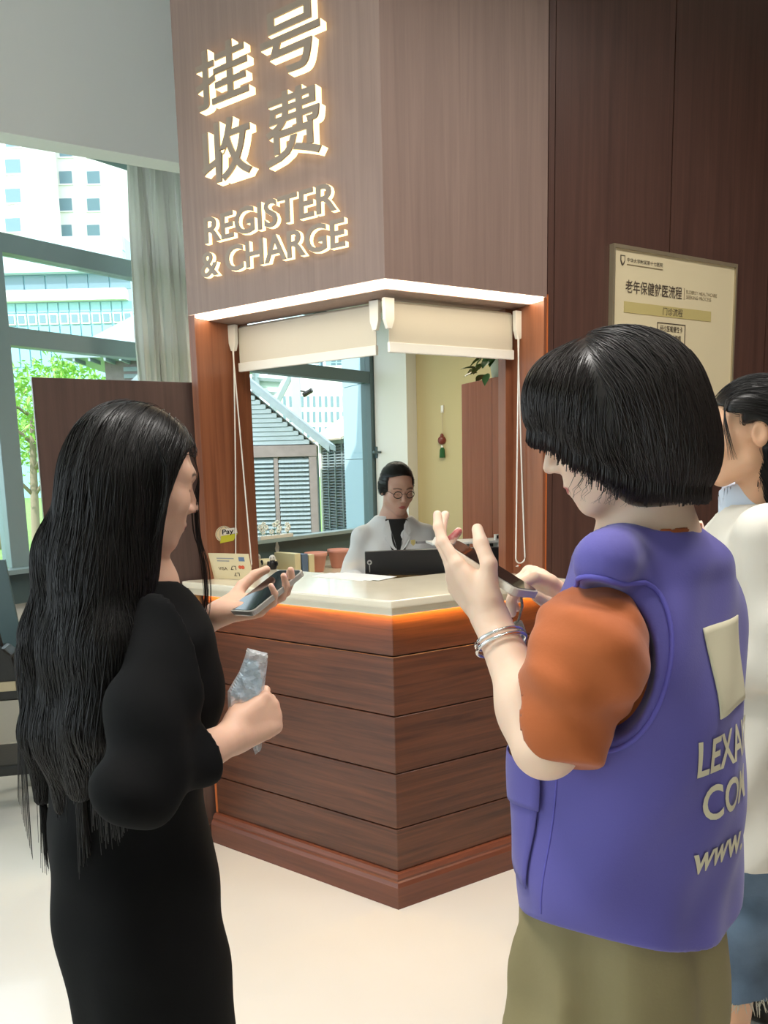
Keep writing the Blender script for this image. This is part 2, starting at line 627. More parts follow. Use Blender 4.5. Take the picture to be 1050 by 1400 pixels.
# ------------------------------------------------------------------ illuminated sign over the kiosk
m_let = mat('bronze_letter_face', srgb(150, 132, 116), .4, metal=.15)
m_glow = emitter('warm_letter_glow', srgb(255, 226, 168), 2.6)
sg = empty('illuminated_sign', FL.p(.47, -.02, 2.22))
rows = [(['挂', '号'], [(.508, .762), (.198, .450)], [(2.775, 2.965), (2.785, 2.985)]),
        (['收', '费'], [(.508, .752), (.206, .448)], [(2.525, 2.727), (2.52, 2.74)])]
for chars, xr_, zr_ in rows:
    for ch, (x0, x1), (z0, z1) in zip(chars, xr_, zr_):
        me = fit_text(text_mesh(ch, 1, .012, .018), FL, x1, x0, z0, z1, -.001)
        # depth of the lit body: 28 mm
        for vtx in me.vertices:
            d = (N3(vtx.co) - FL.o) @ FL.y
            vtx.co = Vector(N3(vtx.co) + FL.y * ((-.030 if d < -.012 else -.002) - d))
        solid_normals(me)
        me.materials.append(m_glow)
        body = link('letter', me, sg)
        me2 = fit_text(text_mesh(ch, 1, .012, .012), FL, x1 - .002, x0 + .002, z0 + .002, z1 - .002, -.0302)
        for vtx in me2.vertices:
            d = (N3(vtx.co) - FL.o) @ FL.y
            vtx.co = Vector(N3(vtx.co) + FL.y * ((-.036 if d < -.042 else -.0303) - d))
        solid_normals(me2)
        me2.materials.append(m_let)
        link('face_plate', me2, body)
for word, xa, xb, z0, z1 in (('REGISTER', .772, .165, 2.340, 2.432), ('& CHARGE', .800, .136, 2.226, 2.316)):
    ext = lambda t: (lambda m_: (lambda c: (c.min(0), c.max(0)))(N3([v_.co[:] for v_ in m_.vertices])))(text_mesh(t, 1, .012, .02))
    lo, hi = ext(word)
    spans = []
    for i, ch in enumerate(word):
        if ch != ' ':
            e1 = ext(word[:i + 1])[1][0]
            l_, h_ = ext(ch)
            spans.append((e1 - (h_[0] - l_[0]), e1))
    for ch, (a, b) in zip(word.replace(' ', ''), spans):
        fx = lambda q: xa + (xb - xa) * (q - lo[0]) / (hi[0] - lo[0])
        one = text_mesh(ch, 1, .012, .02)
        oc = N3([v_.co[:] for v_ in one.vertices])
        za = z0 + (z1 - z0) * (oc[:, 1].min() - lo[1]) / (hi[1] - lo[1])
        zb_ = z0 + (z1 - z0) * (oc[:, 1].max() - lo[1]) / (hi[1] - lo[1])
        me = fit_text(one, FL, fx(a), fx(b), za, zb_, -.001)
        for vtx in me.vertices:
            d = (N3(vtx.co) - FL.o) @ FL.y
            vtx.co = Vector(N3(vtx.co) + FL.y * ((-.018 if d < -.012 else -.002) - d))
        solid_normals(me)
        me.materials.append(m_glow)
        body = link('letter', me, sg)
        me2 = fit_text(text_mesh(ch, 1, .012, .014), FL, fx(a) - .001, fx(b) + .001, za + .001, zb_ - .001, -.0182)
        for vtx in me2.vertices:
            d = (N3(vtx.co) - FL.o) @ FL.y
            vtx.co = Vector(N3(vtx.co) + FL.y * ((-.022 if d < -.03 else -.0183) - d))
        solid_normals(me2)
        me2.materials.append(m_let)
        link('face_plate', me2, body)
tag(sg, 'backlit raised lettering for registration and payment above the counter opening', 'sign')

# ------------------------------------------------------------------ roller blinds
def blind(fr, off, xa, xb, zt, zb_, label, hang_x, chain_pts):
    r = empty('roller_blind', fr.p((xa + xb) / 2, off, zt))
    MB().box(fr, xa, xb, off, off + .003, zb_ + .03, zt - .012).build('fabric', m_blind, r)
    MB().tube([fr.p(xa, off + .02, zt - .02), fr.p(xb, off + .02, zt - .02)], .02, 12).build('roller_tube', m_blind, r, smooth=False)
    MB().box(fr, xa - .003, xb + .003, off - .007, off + .008, zb_, zb_ + .034).build('bottom_bar', m_plastic, r, .003)
    for xx in (xa - .012, xb + .012):
        MB().extrude(fr, [(xx - .02, zt), (xx + .02, zt), (xx + .018, zt - .07), (xx + .008, zt - .10), (xx - .008, zt - .10), (xx - .018, zt - .07)], off - .028, off - .01).build('bracket', m_plastic, r, .003)
    MB().tube(chain_pts, .0028, 6).build('chain', m_plastic, r)
    tag(r, label, 'blind', 'roller blinds in the counter opening')


def chain_path(fr, off, x, ztop, zlow, xs_low, loop):
    P = []
    for i in range(15):
        u = i / 14
        P.append(fr.p(x + (xs_low - x) * u ** 2, off - .03 * u, ztop + (zlow - ztop) * u))
    for a in np.linspace(0, math.pi, 9)[1:]:
        P.append(fr.p(xs_low - loop * (1 - math.cos(a)) / 2, off - .03, zlow - loop * .45 * math.sin(a)))
    for i in range(1, 10):
        u = i / 9
        P.append(fr.p(xs_low - loop + loop * .85 * u, off - .03 * (1 - u), zlow + (ztop - zlow) * u * 1.0))
    return P


blind(FL, .20, .178, .842, 2.095, 1.915, 'left roller blind, cream and half lowered, over the slatted hut view', .86,
      chain_path(FL, .175, .848, 2.03, 1.15, .868, .09))
blind(FR, .15, .100, .635, 2.085, 1.912, 'right roller blind, cream and half lowered, over the yellow office wall', .64,
      chain_path(FR, .125, .640, 2.03, 1.17, .652, .045))

# ------------------------------------------------------------------ process board on the right wall
bd = empty('notice_board', FR.p(1.33, -.01, 1.9))
x0, x1, z1, z0 = .983, 1.683, 2.312, 1.56
MB().box(FR, x0, x1, -.014, -.0005, z0, z1).build('backing', m_board, bd)
for a in ((x0 - .01, x1 + .01, z1, z1 + .013), (x0 - .01, x1 + .01, z0 - .013, z0), (x0 - .01, x0, z0, z1), (x1, x1 + .01, z0, z1)):
    MB().box(FR, a[0], a[1], -.022, -.0005, a[2], a[3]).build('frame_bar', m_boardf, bd)
Y_ = -.0152
prints = MB()


def strip(xa, xb, za, zb_, m_, nm):
    MB().box(FR, xa, xb, -.0158, -.0141, za, zb_).build(nm, m_, bd)


def put_text(body, xa, xb, za, zb_, m_, bold=0.0, nm='lettering', fr=FR, y=Y_, par=None):
    me = fit_text(text_mesh(body, 1, 0, bold), fr, xa, xb, za, zb_, y)
    me.materials.append(m_)
    return link(nm, me, par or bd)


def bx(px, py):
    return FR.hit(px, py, -.014)


put_text('老年保健就医流程', bx(855, 390)[0], bx(932, 400)[0], 2.157, 2.205, m_ink, .012)
put_text('ELDERLY HEALTHCARE', bx(938, 400)[0], bx(980, 405)[0], 2.183, 2.196, m_inkl, .004)
put_text('SEEKING PROCESS', bx(938, 406)[0], bx(972, 410)[0], 2.164, 2.177, m_inkl, .004)
strip(bx(935, 400)[0], bx(935.5, 400)[0], 2.158, 2.202, m_inkl, 'divider')
strip(bx(853, 412)[0], bx(972, 424)[0], 2.085, 2.125, m_band, 'title_band')
put_text('门诊流程', bx(906, 418)[0], bx(933, 421)[0], 2.09, 2.12, m_ink, .01, y=-.0162)
put_text('中华大学附属第十七医院', bx(857, 362)[0], bx(906, 368)[0], 2.268, 2.284, m_ink, .004)
strip(bx(857, 366)[0], bx(906, 371)[0], 2.258, 2.261, m_inkl, 'rule')
sx = bx(851, 363)[0]
MB().extrude(FR, [(sx - .012, 2.29), (sx + .012, 2.29), (sx + .012, 2.27), (sx + .007, 2.258), (sx, 2.252), (sx - .007, 2.258), (sx - .012, 2.27)], -.0158, -.0141).build('shield_emblem', m_ink, bd)
MB().extrude(FR, [(sx - .008, 2.286), (sx + .008, 2.286), (sx + .008, 2.272), (sx, 2.259), (sx - .008, 2.272)], -.0164, -.0158).build('shield_field', m_board, bd)


def outline(xa, xb, za, zb_):
    t = .003
    b = MB()
    for q in ((xa, xb, zb_ - t, zb_), (xa, xb, za, za + t), (xa, xa + t, za + t, zb_ - t), (xb - t, xb, za + t, zb_ - t)):
        b.box(FR, q[0], q[1], -.0158, -.0141, q[2], q[3])
    b.build('box_outline', m_ink, bd)


c_ = bx(918, 440)[0]
outline(c_ - .082, c_ + .082, 1.985, 2.062)
put_text('经诊医嘱慢性卡', c_ - .066, c_ + .066, 2.028, 2.052, m_ink, .006)
put_text('国家门诊慢病', c_ - .058, c_ + .058, 1.994, 2.018, m_ink, .006)
MB().extrude(FR, [(c_ - .0015, 1.978), (c_ + .0015, 1.978), (c_ + .0015, 1.95), (c_ + .005, 1.95), (c_, 1.938), (c_ - .005, 1.95), (c_ - .0015, 1.95)], -.0158, -.0141).build('arrow', m_ink, bd)
outline(c_ - .082, c_ + .082, 1.888, 1.932)
put_text('挂号', c_ - .022, c_ + .022, 1.898, 1.922, m_ink, .006)
tag(bd, 'cream framed notice with a care flow chart hanging on the right wood wall', 'notice')

# ------------------------------------------------------------------ office behind the opening
cab = Frame((.66, 3.70, 0), (-.4062, .9138, 0), (.9138, .4062, 0))
cb = empty('cabinet', cab.p(.27, .25, 0))
MB().box(cab, 0, .55, .022, .5, .06, 1.955).build('body', m_cab, cb, .002)
MB().box(cab, .01, .54, .04, .49, 0, .06).build('plinth', m_plate, cb)
for a, b in ((.002, .243), (.247, .548)):
    d = MB().box(cab, a, b, 0, .020, .07, 1.95).build('door', m_cab, cb, .002)
    hx = b - .03 if a < .1 else a + .03
    MB().tube([cab.p(hx, -.02, .92), cab.p(hx, -.02, 1.06)], .005, 8).build('handle', m_metal, d)
tag(cb, 'reddish brown wooden cabinet standing against the right side of the office', 'cabinet')

# trailing plant on the cabinet
pp = cab.p(.28, .085, 0)
pc = N3((pp[0], pp[1], 1.9552))
pl = empty('potted_plant', pc)
m_pot = mat('pale_green_glaze', srgb(206, 214, 190), .3)
MB().lathe(pc, [(.045, 0), (.055, .01), (.07, .12), (.076, .13), (.066, .13), (.06, .11)], 24).build('pot', m_pot, pl, smooth=True)


def leaf_mesh(L, W):
    v, f = [], []
    for i in range(7):
        u = i / 6
        hw = W * math.sin(math.pi * min(u * 1.02 + .03, 1)) ** .8 * (1 - .25 * u)
        z = -.25 * L * u * u
        v += [(-hw, L * u, z + hw * .25), (0, L * u, z - .001), (hw, L * u, z + hw * .25)]
    for i in range(6):
        b = i * 3
        f += [[b, b + 1, b + 4, b + 3], [b + 1, b + 2, b + 5, b + 4]]
    me = bpy.data.meshes.new('leaf')
    me.from_pydata(v, [], f)
    for p in me.polygons:
        p.use_smooth = True
    me.materials.append(m_leaf)
    return me


lf = leaf_mesh(.085, .03)
lr = random.Random(3)
for i in range(26):
    a = lr.uniform(0, 6.28) if i > 12 else lr.uniform(2.0, 4.2)
    r0 = lr.uniform(.05, .16)
    o = link('leaf', lf, pl)
    loc = Vector((pc[0] + math.cos(a) * r0, pc[1] + math.sin(a) * r0, pc[2] + .14 - max(0, r0 - .06) * 1.3 + lr.uniform(-.02, .03)))
    o.matrix_world = Matrix.Translation(loc) @ Matrix.Rotation(a - math.pi / 2, 4, 'Z') @ Matrix.Rotation(lr.uniform(-1.0, .2), 4, 'X') @ Matrix.Scale(lr.uniform(.75, 1.1), 4)
for i in range(7):
    sb = MB()
    a = 2.4 + i * .4
    sb.tube([pc + N3((0, 0, .11)), pc + N3((math.cos(a) * .06, math.sin(a) * .06, .16)), pc + N3((math.cos(a) * .12, math.sin(a) * .12, .09))], .0025, 5)
    sb.build('stem', m_leaf, pl)
tag(pl, 'green trailing plant in a pale pot on top of the wooden cabinet', 'plant')

# tassel ornament on the yellow wall
tx, tz = FB.hit(605, 600, -.012)
tn = empty('hanging_ornament', FB.p(tx, -.012, tz))
m_cord = mat('pale_cord', srgb(206, 190, 160), .8)
m_rose = mat('carved_red_wood', srgb(120, 54, 42), .4)
m_tas = mat('green_thread', srgb(36, 92, 48), .8, bump=.6, bscale=400)
s1 = 6.4 / 1050
MB().box(FB, tx - .012, tx + .012, -.012, -.001, tz + 36 * s1, tz + 46 * s1).build('hook', m_plastic, tn, .002)
MB().tube([FB.p(tx, -.014, tz + 38 * s1), FB.p(tx + .002, -.014, tz + 2 * s1)], .003, 6).build('cord', m_cord, tn)
MB().ball(FB.p(tx, -.02, tz - 2 * s1), (.036, .02, .036), 14, 10).ball(FB.p(tx, -.02, tz + 4 * s1), (.016, .014, .022), 12, 8).build('charm', m_rose, tn, smooth=True)
MB().tube([FB.p(tx, -.016, tz - 9 * s1), FB.p(tx, -.016, tz - 12 * s1)], [.008, .009], 8).build('bead', m_plastic, tn)
MB().tube([FB.p(tx, -.016, tz - 12 * s1), FB.p(tx, -.016, tz - 15 * s1), FB.p(tx, -.016, tz - 26 * s1)], [.012, .022, .026], 10).build('tassel', m_tas, tn)
tag(tn, 'red charm with a green tassel hanging on the yellow office wall', 'ornament')

# low ledge cabinet under the office window with pots and books
lc = empty('ledge_cabinet', FW.p(2.4, -.25, 0))
MB().box(FW, 1.72, 3.3, -.40, -.035, .0, .70).build('body', m_plastic, lc, .003)
MB().box(FW, 1.70, 3.3, -.42, -.035, .7005, .725).build('top', m_marble, lc, .004)
for i in range(3):
    MB().box(FW, 1.74 + i * .52, 2.24 + i * .52, -.418, -.4005, .08, .68).build('door', m_plastic, lc, .002)
tag(lc, 'low white cabinet under the office window', 'cabinet')
m_terra = mat('pink_clay', srgb(226, 160, 146), .6)
m_cream = mat('cream_ceramic', srgb(236, 224, 186), .4)
m_blue = mat('slate_blue_cloth', srgb(104, 126, 160), .7)
for k, (px, c_, nm, lab) in enumerate(((432, m_terra, 'flower_pot', 'pink clay pot on the low ledge under the office window'),
                                       (463, m_terra, 'flower_pot', 'pink clay pot nearest the clerk on the low ledge'),
                                       (361, m_cream, 'flower_pot', 'cream pot at the left end of the low ledge'))):
    x, z = FW.hit(px, 765, -.22)
    p = FW.p(x, -.22, .7253)
    MBp = MB().lathe(p, [(.055, 0), (.06, .005), (.082, .12), (.09, .122), (.09, .15), (.078, .15), (.07, .12)], 22)
    o = empty(nm, p)
    MBp.build('pot', c_, o, smooth=True)
    MB().lathe(p + N3((0, 0, .118)), [(.066, 0), (.06, .012), (.02, .02)], 14).build('soil', m_bark, o)
    tag(o, lab, 'pot', 'pots on the window ledge')
for k, px in enumerate((393, 403, 412)):
    x, z = FW.hit(px, 765, -.2)
    b = empty('binder', FW.p(x, -.2, .7253))
    MB().box(FW, x - .03, x + .03, -.31, -.09, .7253, .90 - .012 * k).build('cover', (m_cream, m_blue, m_cream)[k], b, .003)
    MB().box(FW, x - .022, x + .022, -.305, -.08, .735, .885 - .012 * k).build('pages', m_paper, b)
    tag(b, ('cream binder, leftmost of the upright three on the ledge', 'slate blue binder between the two cream ones on the ledge', 'cream binder right of the slate blue one on the ledge')[k], 'binder', 'binders on the window ledge')

# flowers outside-sill vase
m_petal = mat('white_petal', srgb(246, 246, 238), .6)
x, z = FW.hit(376, 738, -.06)
fv = empty('flower_box', FW.p(x, -.06, 1.0032))
MB().box(FW, x - .17, x + .17, -.088, -.03, 1.0032, 1.03).build('trough', m_plastic, fv, .004)
fb = MB()
fr_ = random.Random(5)
for i in range(16):
    q = FW.p(x + fr_.uniform(-.16, .16), -.06 + fr_.uniform(-.02, .02), 1.05 + fr_.uniform(0, .05) + (.03 if i % 4 == 0 else 0))
    for k in range(5):
        a = k * 1.2566 + i
        fb.ball(q + N3((math.cos(a) * .012, math.sin(a) * .005, math.sin(a) * .012)), (.009, .006, .009), 6, 4)
    MB().tube([N3((q[0], q[1], 1.028)), q], .002, 4).build('stem', m_leaf, fv)
tag(fb.build('blossoms', m_petal, fv, smooth=True), kind='stuff')
tag(fv, 'little white flowers in a trough on the office window sill', 'flowers')
for px in (348, 379):
    x, z = FW.hit(px, 748, -.034)
    o = MB().extrude(FW, [(x + .022 * math.cos(a) * (1 if math.sin(a) < .2 else .7), z + .045 * math.sin(a)) for a in np.linspace(0, 6.2832, 14)[:-1]], -.034, -.0305).build('leaf_sticker', m_paper)
    tag(o, 'white leaf-shaped sticker on the dark window rail, ' + ('the left one' if px < 360 else 'the right one'), 'sticker', 'leaf stickers on the window rail')

# things on the counter -------------------------------------------------
ZT = 1.1002
cards = empty('card_sign', (-.60, 3.0, ZT))
kf = Frame(tuple(N3((-.60, 3.005, ZT))), (.93, -.367, 0), (.357, .905, .23), (-.085, -.215, .973))
px0, pz0 = kf.hit(290, 786)
px1, pz1 = kf.hit(338, 749)
pz0 = .0005
pz1 = .108
MB().box(kf, px0, px1, 0, .003, pz0, pz1).build('card', m_board, cards)
MB().prism([tuple(kf.p(px0 + .01, .003, 0)[:2]), tuple(kf.p(px1 - .01, .003, 0)[:2]), tuple(kf.p(px1 - .01, .05, 0)[:2]), tuple(kf.p(px0 + .01, .05, 0)[:2])], ZT, ZT + .004).build('foot', m_board, cards)
cw = px1 - px0
m_or = mat('orange_red_print', srgb(214, 92, 60), .6)
m_gy = mat('grey_print', srgb(150, 148, 150), .7)


def on_card(body, u0, u1, v0, v1, m_, flipped=False):
    me = text_mesh(body, 1, 0, .012)
    a, b, c, d = px0 + cw * u0, px0 + cw * u1, pz1 * v0, pz1 * v1
    if flipped:
        a, b, c, d = b, a, d, c
    fit_text(me, kf, a, b, c, d, -.0008)
    me.materials.append(m_)
    link('lettering', me, cards)


on_card('VISA', .20, .42, .36, .48, m_ink)
on_card('L7', .50, .64, .38, .54, m_ink, True)
on_card('L7', .56, .70, .14, .28, m_ink, True)
for u in (.74, .81):
    q = kf.p(px0 + cw * u, -.001, pz1 * .5)
    b = MB()
    b.extrude(kf, [(px0 + cw * u + .0075 * math.cos(a), pz1 * .49 + .0075 * math.sin(a)) for a in np.linspace(0, 6.2832, 16)[:-1]], -.0016 if u > .8 else -.001, 0)
    b.build('red_dot', m_or, cards)
for v_, u1 in ((.80, .62), (.70, .5)):
    MB().box(kf, px0 + cw * .2, px0 + cw * u1, -.0008, 0, pz1 * v_, pz1 * (v_ + .035)).build('print_line', m_gy, cards)
MB().box(kf, px0 + cw * .74, px0 + cw * .88, -.0008, 0, pz1 * .72, pz1 * .88).build('print_mark', m_blue, cards)
tag(cards, 'small cream payment card sign propped on the left end of the counter top', 'sign')

# pay sticker on the left reveal
FJ = Frame(FL.p(XL0, 0, 0), FL.y, FL.x)        # x runs inwards on the reveal face, y into the jamb
sx0, sz0 = FJ.hit(294, 732)
sx1, _ = FJ.hit(325, 732)
st = empty('round_sticker', FJ.p((sx0 + sx1) / 2, 0, sz0))
cxs = (sx0 + sx1) / 2
wsx = (sx1 - sx0) / 2
m_yel = mat('yellow_green_print', srgb(206, 204, 60), .5)
MB().extrude(FJ, [(cxs - .25 * wsx + .72 * wsx * math.cos(a), sz0 + .002 + .032 * math.sin(a)) for a in np.linspace(0, 6.2832, 26)[:-1]], -.0006, 0).build('backing', m_board, st)
for r_ in (.66, .36):
    n_ = 22
    ring = MB()
    for k in range(n_):
        a, b = 6.2832 * k / n_, 6.2832 * (k + 1) / n_
        ring.extrude(FJ, [(cxs - .25 * wsx + r_ * wsx * math.cos(t) * s_, sz0 + .002 + .030 * math.sin(t) * s_ * (1 if r_ > .5 else 1)) for t, s_ in ((a, 1), (b, 1), (b, .93), (a, .93))], -.0009, -.0006)
    ring.build('globe_line', m_gy, st)
MB().extrude(FJ, [(cxs - .62 * wsx, sz0 - .034), (cxs + .55 * wsx, sz0 - .030), (cxs + wsx, sz0 - .002), (cxs - .5 * wsx, sz0 - .006)], -.0012, -.0007).build('yellow_band', m_yel, st)
MB().extrude(FJ, [(cxs - .45 * wsx, sz0 - .004), (cxs + .98 * wsx, sz0 - .001), (cxs + .9 * wsx, sz0 + .022), (cxs - .4 * wsx, sz0 + .022)], -.0012, -.0007).build('name_band', m_plastic, st)
put_text('Pay', cxs - .4 * wsx, cxs + .62 * wsx, sz0 - .006, sz0 + .02, m_black, .02, fr=FJ, y=-.0016, par=st)
tag(st, 'oval globe sticker reading Pay on the left wooden jamb above the card sign', 'sticker')

# monitor seen from behind, on a stand on the inner desk
dk = empty('inner_desk', (0, 3.25, 0))
_a, _b = vee(.42, .83, .62), vee(.60, .83, .62)
MB().prism([_a[0], _a[1], _a[2], _b[2], _b[1], _b[0]], .72, .75).build('desk_top', m_white, dk, .003)
for q in (FL.p(.78, .46, 0), FL.p(.78, .57, 0), FR.p(.58, .46, 0), FR.p(.58, .57, 0)):
    MB().box(Frame(tuple(q), (1, 0, 0), (0, 1, 0)), -.02, .02, -.02, .02, 0, .7195).build('leg', m_metal, dk)
tag(dk, 'white inner desk behind the counter holding the monitor', 'desk')
mn = empty('monitor', (.20, 3.06, .7503))
mf = Frame((.205, 3.125, 0), (1, .10, 0), (-.10, 1, 0))
q0 = mf.hit(500, 755)
q1 = mf.hit(688, 752)
MB().box(mf, q0[0], q1[0], 0, .028, .93, 1.188).build('rear_shell', m_black, mn, .006)
MB().box(mf, q0[0] + .004, q1[0] - .004, .0285, .036, .935, 1.184).build('screen', m_screen, mn, .002)
MB().box(mf, -.03, .03, .012, .03, .77, .935).build('neck', m_black, mn, .003)
MB().box(mf, -.10, .10, -.05, .09, .7503, .765).build('base', m_black, mn, .003)
b = MB()
lx, lz = mf.hit(506, 769)
b.extrude(mf, [(lx + .010 * math.cos(a), lz + .010 * math.sin(a)) for a in np.linspace(0, 6.2832, 18)[:-1]], -.0012, -.0001)
b.build('round_mark', m_metal, mn)
MB().extrude(mf, [(lx + .005 * math.cos(a), lz + .005 * math.sin(a)) for a in np.linspace(0, 6.2832, 14)[:-1]], -.0016, -.0012).build('mark_centre', m_black, mn)
MB().box(mf, lx - .0018, lx + .0018, -.0012, -.0001, lz - .04, lz - .012).build('mark_stem', m_metal, mn)
tag(mn, 'black monitor seen from behind, in front of the clerk in white', 'monitor')

# small white riser with a dark tablet at the right
rs = empty('desk_riser', (.45, 3.2, ZT))
rf = Frame((.40, 3.225, 0), (.98, .2, 0), (-.2, .98, 0))
ra, rz = rf.hit(592, 748)
rb, _ = rf.hit(690, 743)
MB().box(rf, ra, rb, 0, .12, 1.197, 1.207).build('shelf', m_plastic, rs, .002)
MB().box(rf, rb - .028, rb - .016, .0, .12, .7503, 1.1968).build('upright', m_plastic, rs)
MB().box(rf, ra + .16, ra + .172, .04, .12, .7503, 1.1968).build('upright', m_plastic, rs)
tag(rs, 'white desk riser beside the monitor behind the counter', 'shelf')
tb = empty('tablet', rf.p(rb - .10, .05, 1.1))
MB().box(rf, rb - .115, rb - .032, .05, .06, 1.02, 1.19).build('body', m_black, tb, .004)
MB().box(rf, rb - .108, rb - .039, .047, .0495, 1.03, 1.165).build('screen', m_plastic, tb)
MB().box(rf, rb - .075, rb - .070, .0605, .11, .7505, 1.1).build('stand', m_black, tb)
tag(tb, 'small black framed tablet standing under the white riser', 'tablet')
cl = empty('clip', rf.p(rb - .03, .03, 1.2073))
MB().box(rf, rb - .042, rb - .018, .0, .02, 1.2073, 1.232).build('body', m_plastic, cl, .002)
MB().box(rf, rb - .036, rb - .026, -.002, -.0002, 1.214, 1.228).build('window', m_black, cl)
tag(cl, 'small white camera block standing on the riser end', 'camera')
# black pen tray with an orange pen at the right end
bp_ = at(741, 772, 2.96)
bxq = Frame((.575, 2.99, ZT), FR.x, FR.y)
pb = empty('pen_box', bxq.p(0, 0, 0))
MB().box(bxq, -.05, .045, -.03, .03, 0, .004).build('bottom', m_black, pb)
for a in ((-.05, -.046, -.03, .03), (.041, .045, -.03, .03), (-.046, .041, -.03, -.026), (-.046, .041, .026, .03)):
    MB().box(bxq, a[0], a[1], a[2], a[3], .0041, .03).build('side', m_black, pb)
tag(pb, 'small black open box at the right end of the counter', 'box')
pen = empty('pen', bxq.p(-.01, 0, .034))
m_orange = mat('orange_plastic', srgb(222, 110, 60), .4)
MB().tube([bxq.p(-.07, -.01, .0345), bxq.p(.035, .012, .0345)], .0042, 8).build('barrel', m_orange, pen)
MB().tube([bxq.p(-.083, -.0127, .0345), bxq.p(-.07, -.01, .0345)], [.001, .0042], 8).build('tip', m_plastic, pen)
tag(pen, 'orange pen lying across the small black box', 'pen')
# papers and figurines at the left
for k in range(3):
    q = FL.p(.42 - .03 * k, .30 + .012 * k, 0)
    pf = Frame((q[0], q[1], ZT + .0012 * k), (.80, -.6, 0), (.6, .80, 0))
    o = MB().box(pf, -.13, .13, -.06, .055, 0, .001).build('paper_sheet', m_paper)
    tag(o, ('lowest white sheet of the stack on the counter left of the clerk', 'middle white sheet of the stack on the counter left of the clerk', 'topmost white sheet of the stack on the counter left of the clerk')[k], 'paper', 'papers on the counter')
for k, (px, py) in enumerate(((353, 778), (373, 778))):
    q = at(px, py, 3.34 - .05 * k)
    q = N3((q[0], q[1], ZT))
    o = empty('figurine', q)
    MB().lathe(q, [(.014, 0), (.017, .004), (.019, .02), (.014, .034), (.01, .038)], 16).build('body', m_black if k else m_cream, o, smooth=True)
    MB().ball(q + N3((0, 0, .048)), (.014, .014, .014), 12, 8).build('head', m_plastic, o, smooth=True)
    MB().ball(q + N3((-.005, -.013, .05)), .0022, 6, 4).ball(q + N3((.006, -.012, .05)), .0022, 6, 4).build('eyes', m_black, o)
    MB().ball(q + N3((-.018, -.004, .024)), (.006, .006, .012), 8, 6).ball(q + N3((.018, -.004, .024)), (.006, .006, .012), 8, 6).build('arms', m_black, o)
    tag(o, 'tiny dark and white figurine on the counter, ' + ('nearest the card sign' if k == 0 else 'the right one of two'), 'figurine', 'figurines on the counter')

# far left: white side table, dark board and black bag
wf = Frame((-1.98, 3.62, 0), (.96, .2, 0), (-.2, .96, 0))
stb = empty('side_table', wf.p(0, .1, 0))
MB().box(wf, -.35, .235, -.05, .35, .60, .64).build('top', m_plastic, stb, .006)
for a, b in ((-.32, -.02), (.2, -.02), (-.32, .32), (.2, .32)):
    MB().box(wf, a - .015, a + .015, b - .015, b + .015, 0, .5995).build('leg', m_metal, stb)
tag(stb, 'white side table at the left edge below the big window', 'table')
db = empty('display_panel', wf.p(0, .1, .6403))
MB().extrude(wf, [(-.3, .6403), (.205, .6403), (.155, 1.12), (-.3, 1.12)], .08, .10).build('panel', m_framed, db, .004)
MB().box(wf, -.1, .1, .1, .2, .6403, .652).build('foot', m_framed, db)
tag(db, 'dark grey green panel standing on the white side table', 'panel')
m_leather = mat('black_leather', srgb(26, 25, 24), .35, bump=.3, bscale=60)
hb = empty('handbag', (-1.60, 3.3, 0))
bf = Frame((-1.655, 3.33, 0), (.96, .2, 0), (-.2, .96, 0))
sto = empty('stool', bf.p(0, .1, 0))
MB().box(bf, -.25, .13, -.06, .26, .20, .25).build('seat', m_leather, sto, .015)
for a, b in ((-.22, -.03), (.1, -.03), (-.22, .23), (.1, .23)):
    MB().box(bf, a - .012, a + .012, b - .012, b + .012, 0, .1995).build('leg', m_metal, sto)
tag(sto, 'low black padded stool under the handbag at the left edge', 'stool')
MB().extrude(bf, [(-.2, .2505), (.09, .2505), (.10, .30), (.07, .46), (.03, .50), (-.14, .50), (-.19, .46), (-.21, .30)], 0, .13).build('body', m_leather, hb, .02, seg=3)
MB().tube([bf.p(-.12, .065, .495), bf.p(-.10, .065, .58), bf.p(-.04, .065, .605), bf.p(.0, .065, .57), bf.p(.01, .065, .495)], .008, 8).build('handle', m_leather, hb)
MB().box(bf, -.02, .075, -.012, -.0005, .30, .345).build('buckle_strap', m_boardf, hb, .003)
hb.location = bf.p(-.05, .06, .2505)
tag(hb, 'black leather handbag sitting on the low stool at the left edge', 'bag')

# ------------------------------------------------------------------ outdoors
struct(MB().box(WORLD, -120, 120, 4.0, 260, -.4, -.3).build('ground', m_grass))
m_hut = mat('weathered_grey_board', srgb(152, 166, 172), .7, var=.12, vscale=12)
m_hutp = mat('weathered_pinkish_board', srgb(142, 128, 126), .7, var=.12, vscale=12)
m_tile = mat('clay_roof_tile', srgb(190, 176, 160), .8)
m_clad = mat('pale_blue_cladding', srgb(168, 190, 204), .8, spec=.2)
m_fac = mat('white_facade', srgb(240, 236, 230), .8)
m_fac2 = mat('pale_blue_facade', srgb(196, 220, 230), .6)
m_win = mat('window_blue_grey', srgb(120, 146, 158), .2)
m_steel = mat('pale_steel', srgb(190, 206, 206), .5)
m_curt = mat('blue_green_glazing', srgb(150, 194, 206), .15)

